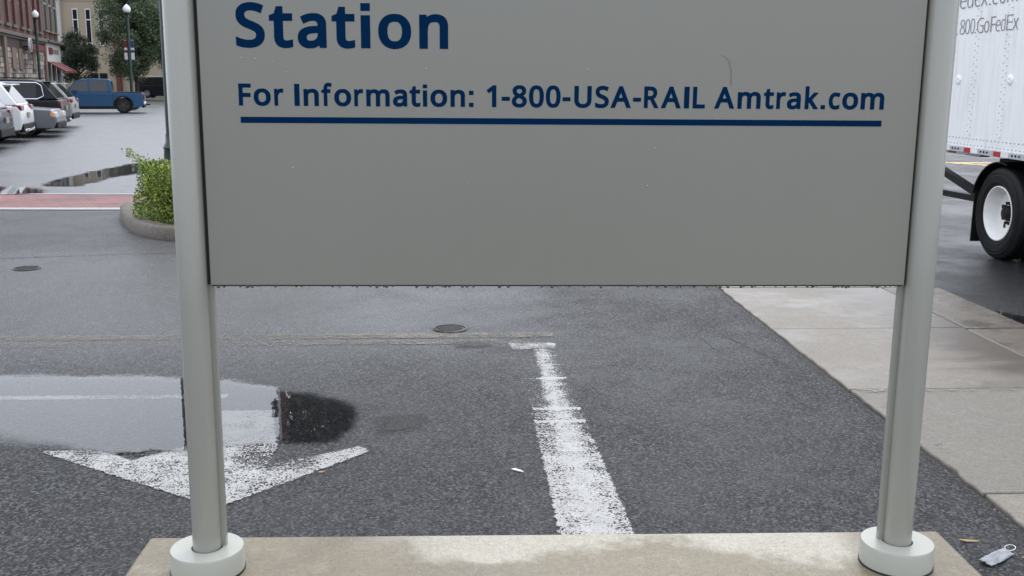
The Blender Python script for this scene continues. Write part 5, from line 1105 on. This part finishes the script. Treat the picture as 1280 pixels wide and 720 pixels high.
# ------------------------------------------------------------------ buildings
FX = (-24.6, 59.5, 0); FR = math.atan2(.974, -.226)
bb = thing('brick_building', FX, FR, 'red brick building with pale stone ground floor beyond the parked cars', 'building')
wins = [(-8.6, -7.1), (-6.3, -4.8), (-3.6, -2.1), (-1.3, 0.2), (1.3, 2.8), (3.6, 5.1), (6.4, 7.9), (8.7, 10.2), (11.5, 13.0), (13.8, 15.2)]
w = MB().box(-14, 15.75, 0, 9, 4.28, 4.75).box(-14, 15.75, 0, 9, 7.7, 11.2)
e = [-14] + [v for a in wins for v in a] + [15.75]
for a, b in zip(e[0::2], e[1::2]): w.box(a, b, 0.0, 9, 4.7505, 7.6995)
w.build('wall', 'brick_wall', bb)
for a, b in wins:
    wd = MB().box(a, a + .12, .16, .30, 4.75, 7.7).box(b - .12, b, .16, .30, 4.75, 7.7).box(a + .12, b - .12, .16, .30, 7.55, 7.7).box(a + .12, b - .12, .17, .28, 6.1, 6.22).build('window_frame', 'window_frame', bb)
    MB().box(a + .12, b - .12, .24, .26, 4.75, 7.56).build('pane', 'pane_dark', wd)
    MB().box(a - .12, b + .12, -.14, .20, 4.58, 4.748).build('window_sill', 'cornice_grey', bb)
MB().box(-14, 15.75, -.30, .5, 4.08, 4.279).box(-14, 15.75, -.18, .5, 3.95, 4.08).build('cornice', 'cornice_grey', bb, bevel=.03)
MB().box(-14, 15.75, -.05, 9, 3.42, 3.95).build('frieze', 'maroon', bb)
MB().box(-14, 15.75, -.35, 9.3, 11.2, 11.7).build('roof_cornice', 'cornice_grey', bb)
MB().box(-14, 15.75, 0.02, 9, 0, 3.42).build('ground_wall', 'mortar', bb)
rs = random.Random(6)
st = [MB(), MB(), MB()]
z = 0.0
while z < 3.38:
    hh = min(rs.choice((.24, .30, .36)), 3.41 - z); u = -9.0
    while u < 15.6:
        wl_ = rs.uniform(.45, 1.3); ub = min(u + wl_, 15.7); d = rs.uniform(-.09, -.02)
        st[rs.choice((0, 0, 1, 1, 2))].box(u + .015, ub - .015, d, .03, z + .015, z + hh - .015)
        u = ub
    z += hh
for k, s_ in enumerate(st): tag(s_.build('stone_block', 'stone_' + 'abc'[k], bb, bevel=0), kind='stuff')
for a, b in ((2.3, 3.7), (4.6, 6.0), (9.8, 11.0)):
    bw = MB().box(a, b, -.12, .02, 2.25, 3.42).build('boarded_window', 'pilaster_brown', bb)
    MB().box(a - .06, b + .06, -.2, .02, 2.14, 2.25).build('window_sill', 'cornice_grey', bb)
for a in (-.4, 14.9): MB().box(a, a + .75, -.2, .05, 0, 3.94).build('pilaster', 'pilaster_brown', bb)
os_ = thing('wall_sign', (FX[0] + 6.3 * math.cos(FR) + .5 * math.sin(FR), FX[1] + 6.3 * math.sin(FR) - .5 * math.cos(FR), 3.35), FR, 'red shop sign with white oval badge on the brick building', 'sign')
MB().box(.9, 5.6, -.05, .1, .02, .40).build('sign_board', 'banner_red', os_, bevel=.02)
MB().lathe([(.42, -.06), (.42, .06)], 24, 'Y', (.1, 0, .32)).build('oval_badge', 'frame_white', os_)
MB().box(-.10, .16, -.075, -.061, -.0, .62).build('badge_stripe', 'banner_blue', os_)
MB().box(.5, 1.0, .0, .45, .2, .26).build('bracket', 'trim_black', os_)

def facade_pt(u, out=0.0, z=0.0):
    return (FX[0] + u * math.cos(FR) + out * math.sin(FR), FX[1] + u * math.sin(FR) - out * math.cos(FR), z)
cs = thing('corner_shop', facade_pt(15.8), FR, 'narrow tan fronted shop with white fascia and red awnings beside the brick building', 'building')
MB().box(0, 8.0, .02, 8, 4.3, 10).build('wall', 'cornice_tan', cs)
for a in (.35, 2.9, 5.4):
    wf = MB().box(a, a + .14, -.10, .018, 4.95, 8.4).box(a + 1.7, a + 1.84, -.10, .018, 4.95, 8.4).box(a, a + 1.84, -.08, .018, 6.7, 6.85).build('window_frame', 'window_frame', cs)
    MB().box(a + .14, a + 1.70, -.03, .015, 4.95, 8.4).build('pane', 'pane_dark', wf)
    MB().box(a + .1, a + 1.74, -.05, .015, 4.45, 4.85).build('brick_panel', 'brick_wall', cs)
    MB().box(a - .1, a + 1.94, -.2, .018, 4.86, 4.95).build('window_sill', 'cornice_tan', cs)
MB().box(-.02, 8.05, -.4, .3, 4.12, 4.30).build('cornice', 'cornice_grey', cs, bevel=.03)
MB().box(0, 8.0, -.08, .3, 2.85, 4.12).build('fascia', 'frame_white', cs)
MB().box(1.6, 3.3, -.14, -.081, 3.35, 3.82).build('fascia_emblem', 'banner_red', cs, bevel=.05)
MB().box(3.8, 6.6, -.12, -.081, 3.42, 3.72).build('fascia_lettering', 'window_frame', cs, bevel=.03)
MB().box(0.1, 7.9, .06, .3, 0, 2.85).build('shop_window', 'pane_dark', cs)
for a in (0, 2.5, 5.0, 7.6): MB().box(a, a + .35, -.06, .06, 0, 2.85).build('pilaster', 'frame_white', cs)
for a, b in ((.4, 2.45), (2.9, 4.95), (5.4, 7.5)):
    MB().add([(a, -.10, 2.85), (b, -.10, 2.85), (b, -1.25, 2.2), (a, -1.25, 2.2), (a, -.10, 2.80), (b, -.10, 2.80), (b, -1.25, 2.05), (a, -1.25, 2.05)], [(0, 1, 2, 3), (7, 6, 5, 4), (0, 3, 7, 4), (1, 5, 6, 2), (2, 6, 7, 3)]).build('awning', 'awning_red', cs)

tb = thing('tan_building', (-41, 110, -.02), 0, 'tan rendered building with tall slit windows behind the trees', 'building')
slits = [(2.75, 5.6, 8.45), (4.03, 4.6, 8.45), (5.31, 5.0, 8.45), (6.6, 5.0, 8.45), (9.6, 5.0, 8.45), (11.6, 5.0, 8.45), (13.6, 5.0, 8.45)]
MB().box(1.6, 29, 0, 14, 0, 13).build('wall', 'stucco_tan', tb)
for z in (9.25, 3.6): MB().box(1.6, 29, -.03, 0.0, z, z + .10).build('string_course', 'cornice_tan', tb)
for x, z0, z1 in slits:
    f = MB().box(x - .06, x, -.10, -.002, z0, z1).box(x + .42, x + .48, -.10, -.002, z0, z1).box(x - .06, x + .48, -.10, -.002, z1 + .001, z1 + .1).box(x - .06, x + .48, -.10, -.002, z0 - .1, z0 - .001).box(x, x + .42, -.08, -.002, 7.42, 7.52).box(x, x + .42, -.08, -.002, z0 + .55, z0 + .63).build('window', 'frame_white', tb)
    MB().box(x, x + .42, -.05, -.003, z0, z1).build('pane', 'pane_dark', f)
ws = MB().box(0, 1.6, -.4, 6, 0, 14).build('stone_bay', 'stone_white', tb)
MB().box(.35, .80, -.43, -.401, 5.2, 8.6).build('pane', 'pane_dark', ws)
for z in (9.3, 10.1): MB().box(-.05, 1.65, -.46, -.40, z, z + .12).build('moulding', 'stone_white', ws)
rc = MB().box(6.75, 7.2, -.5, 0, 0, 9.7).build('corner_column', 'red_brown', tb)
MB().box(6.6, 7.5, -.6, 0.1, 9.7, 10.4).build('column_cap', 'stone_white', rc)
for a in (4.1, 5.0): 
    d_ = MB().box(a, a + .75, -.06, -.002, .1, 2.2).build('entrance_door', 'trim_black', tb)
    MB().box(a + .1, a + .65, -.07, -.061, .9, 2.05).build('pane', 'pane_dark', d_)

# ------------------------------------------------------------------ litter
mk = thing('face_mask', (2.085, 3.60, 0.004), R(33), 'discarded crumpled grey face mask with ear loop on the asphalt by the footing', 'litter')
m = MB(); N, K = 14, 6; vs = []
rl = random.Random(9)
for j in range(K + 1):
    for i in range(N + 1):
        x = -0.085 + 0.17 * i / N; y = -0.027 + 0.054 * j / K
        zz = 0.006 + 0.014 * math.exp(-((y - .008) / .022) ** 2) * (0.5 + 0.5 * math.sin(math.pi * i / N)) + 0.004 * math.sin(j * 2.6 + i * .5) + rl.uniform(-.0015, .0015)
        vs.append((x, y * (1 + .12 * math.sin(i * .45)) + .012 * (i / N - .5) ** 2, zz))
m.add(vs, [(j * (N + 1) + i, j * (N + 1) + i + 1, (j + 1) * (N + 1) + i + 1, (j + 1) * (N + 1) + i) for j in range(K) for i in range(N)])
o = m.build('folded_fabric', 'mask_fabric', mk, smooth=60)
so = o.modifiers.new('thick', 'SOLIDIFY'); so.thickness = 0.003
pts = [(0.085 + 0.028 * (1 - math.cos(t)) * .8, 0.008 + .018 * math.sin(t), .008 + .010 * math.sin(t / 2)) for t in [2 * math.pi * k / 16 for k in range(17)]]
MB().tube(pts, 0.0014, 5).build('ear_loop', 'paper_white', mk, smooth=60)
def flat_bit(name, loc, rz, pts, mat, label, cat):
    o = MB().slab(pts, 0.0, 0.0015)
    o.v = [(x, y, z + .012 * (x * 20) ** 2 * .02 + (.004 if i % 3 == 0 else 0)) for i, (x, y, z) in enumerate(o.v)]
    o = o.build(name, mat); o.location = loc; o.rotation_euler = (0, 0, rz)
    return tag(o, label, cat)
flat_bit('paper_scrap', (0.295, 4.585, .005), R(-35), [(-.035, -.004), (0, -.008), (.035, -.002), (.01, .008), (-.02, .008)], 'paper_white', 'tiny white paper scrap left of the worn white stripe', 'litter')
flat_bit('fallen_leaf', (2.21, 3.60, .005), R(5), [(-.03, 0), (-.01, -.009), (.02, -.008), (.035, 0), (.01, .008), (-.015, .009)], 'dry_leaf', 'small yellow brown leaf lying against the face mask', 'leaf')
flat_bit('fallen_leaf', (2.05, 3.76, .005), R(-10), [(-.04, 0), (-.01, -.009), (.03, -.007), (.045, 0), (.01, .007), (-.02, .009)], 'dry_leaf', 'narrow dull leaf on the asphalt just above the face mask', 'leaf')
flat_bit('fallen_leaf', (-0.62, 4.60, .005), R(20), [(-.018, 0), (0, -.008), (.02, 0), (0, .007)], 'dry_leaf', 'lone small leaf below the right wing of the painted arrow', 'leaf')
gb = MB(); rg = random.Random(31)
for k in range(300):
    if k < 170:
        y = rg.uniform(3.3, 9.5); x = 2.335 - abs(rg.gauss(0, .035)) - .003
    else:
        x, y = rg.uniform(-3.2, 2.3), rg.uniform(3.8, 8.5)
    r = rg.uniform(.002, .0055)
    a = rg.uniform(0, 6)
    gb.add([(x + r * math.cos(a + q * 2.1) * rg.uniform(.7, 1.3), y + r * math.sin(a + q * 2.1), .0) for q in range(3)] + [(x, y, r * 1.1)], [(0, 1, 3), (1, 2, 3), (2, 0, 3)])
tag(gb.build('grit', 'stone_b'), 'loose pale grit scattered on the asphalt along the pavement edge', 'grit', kind='stuff')
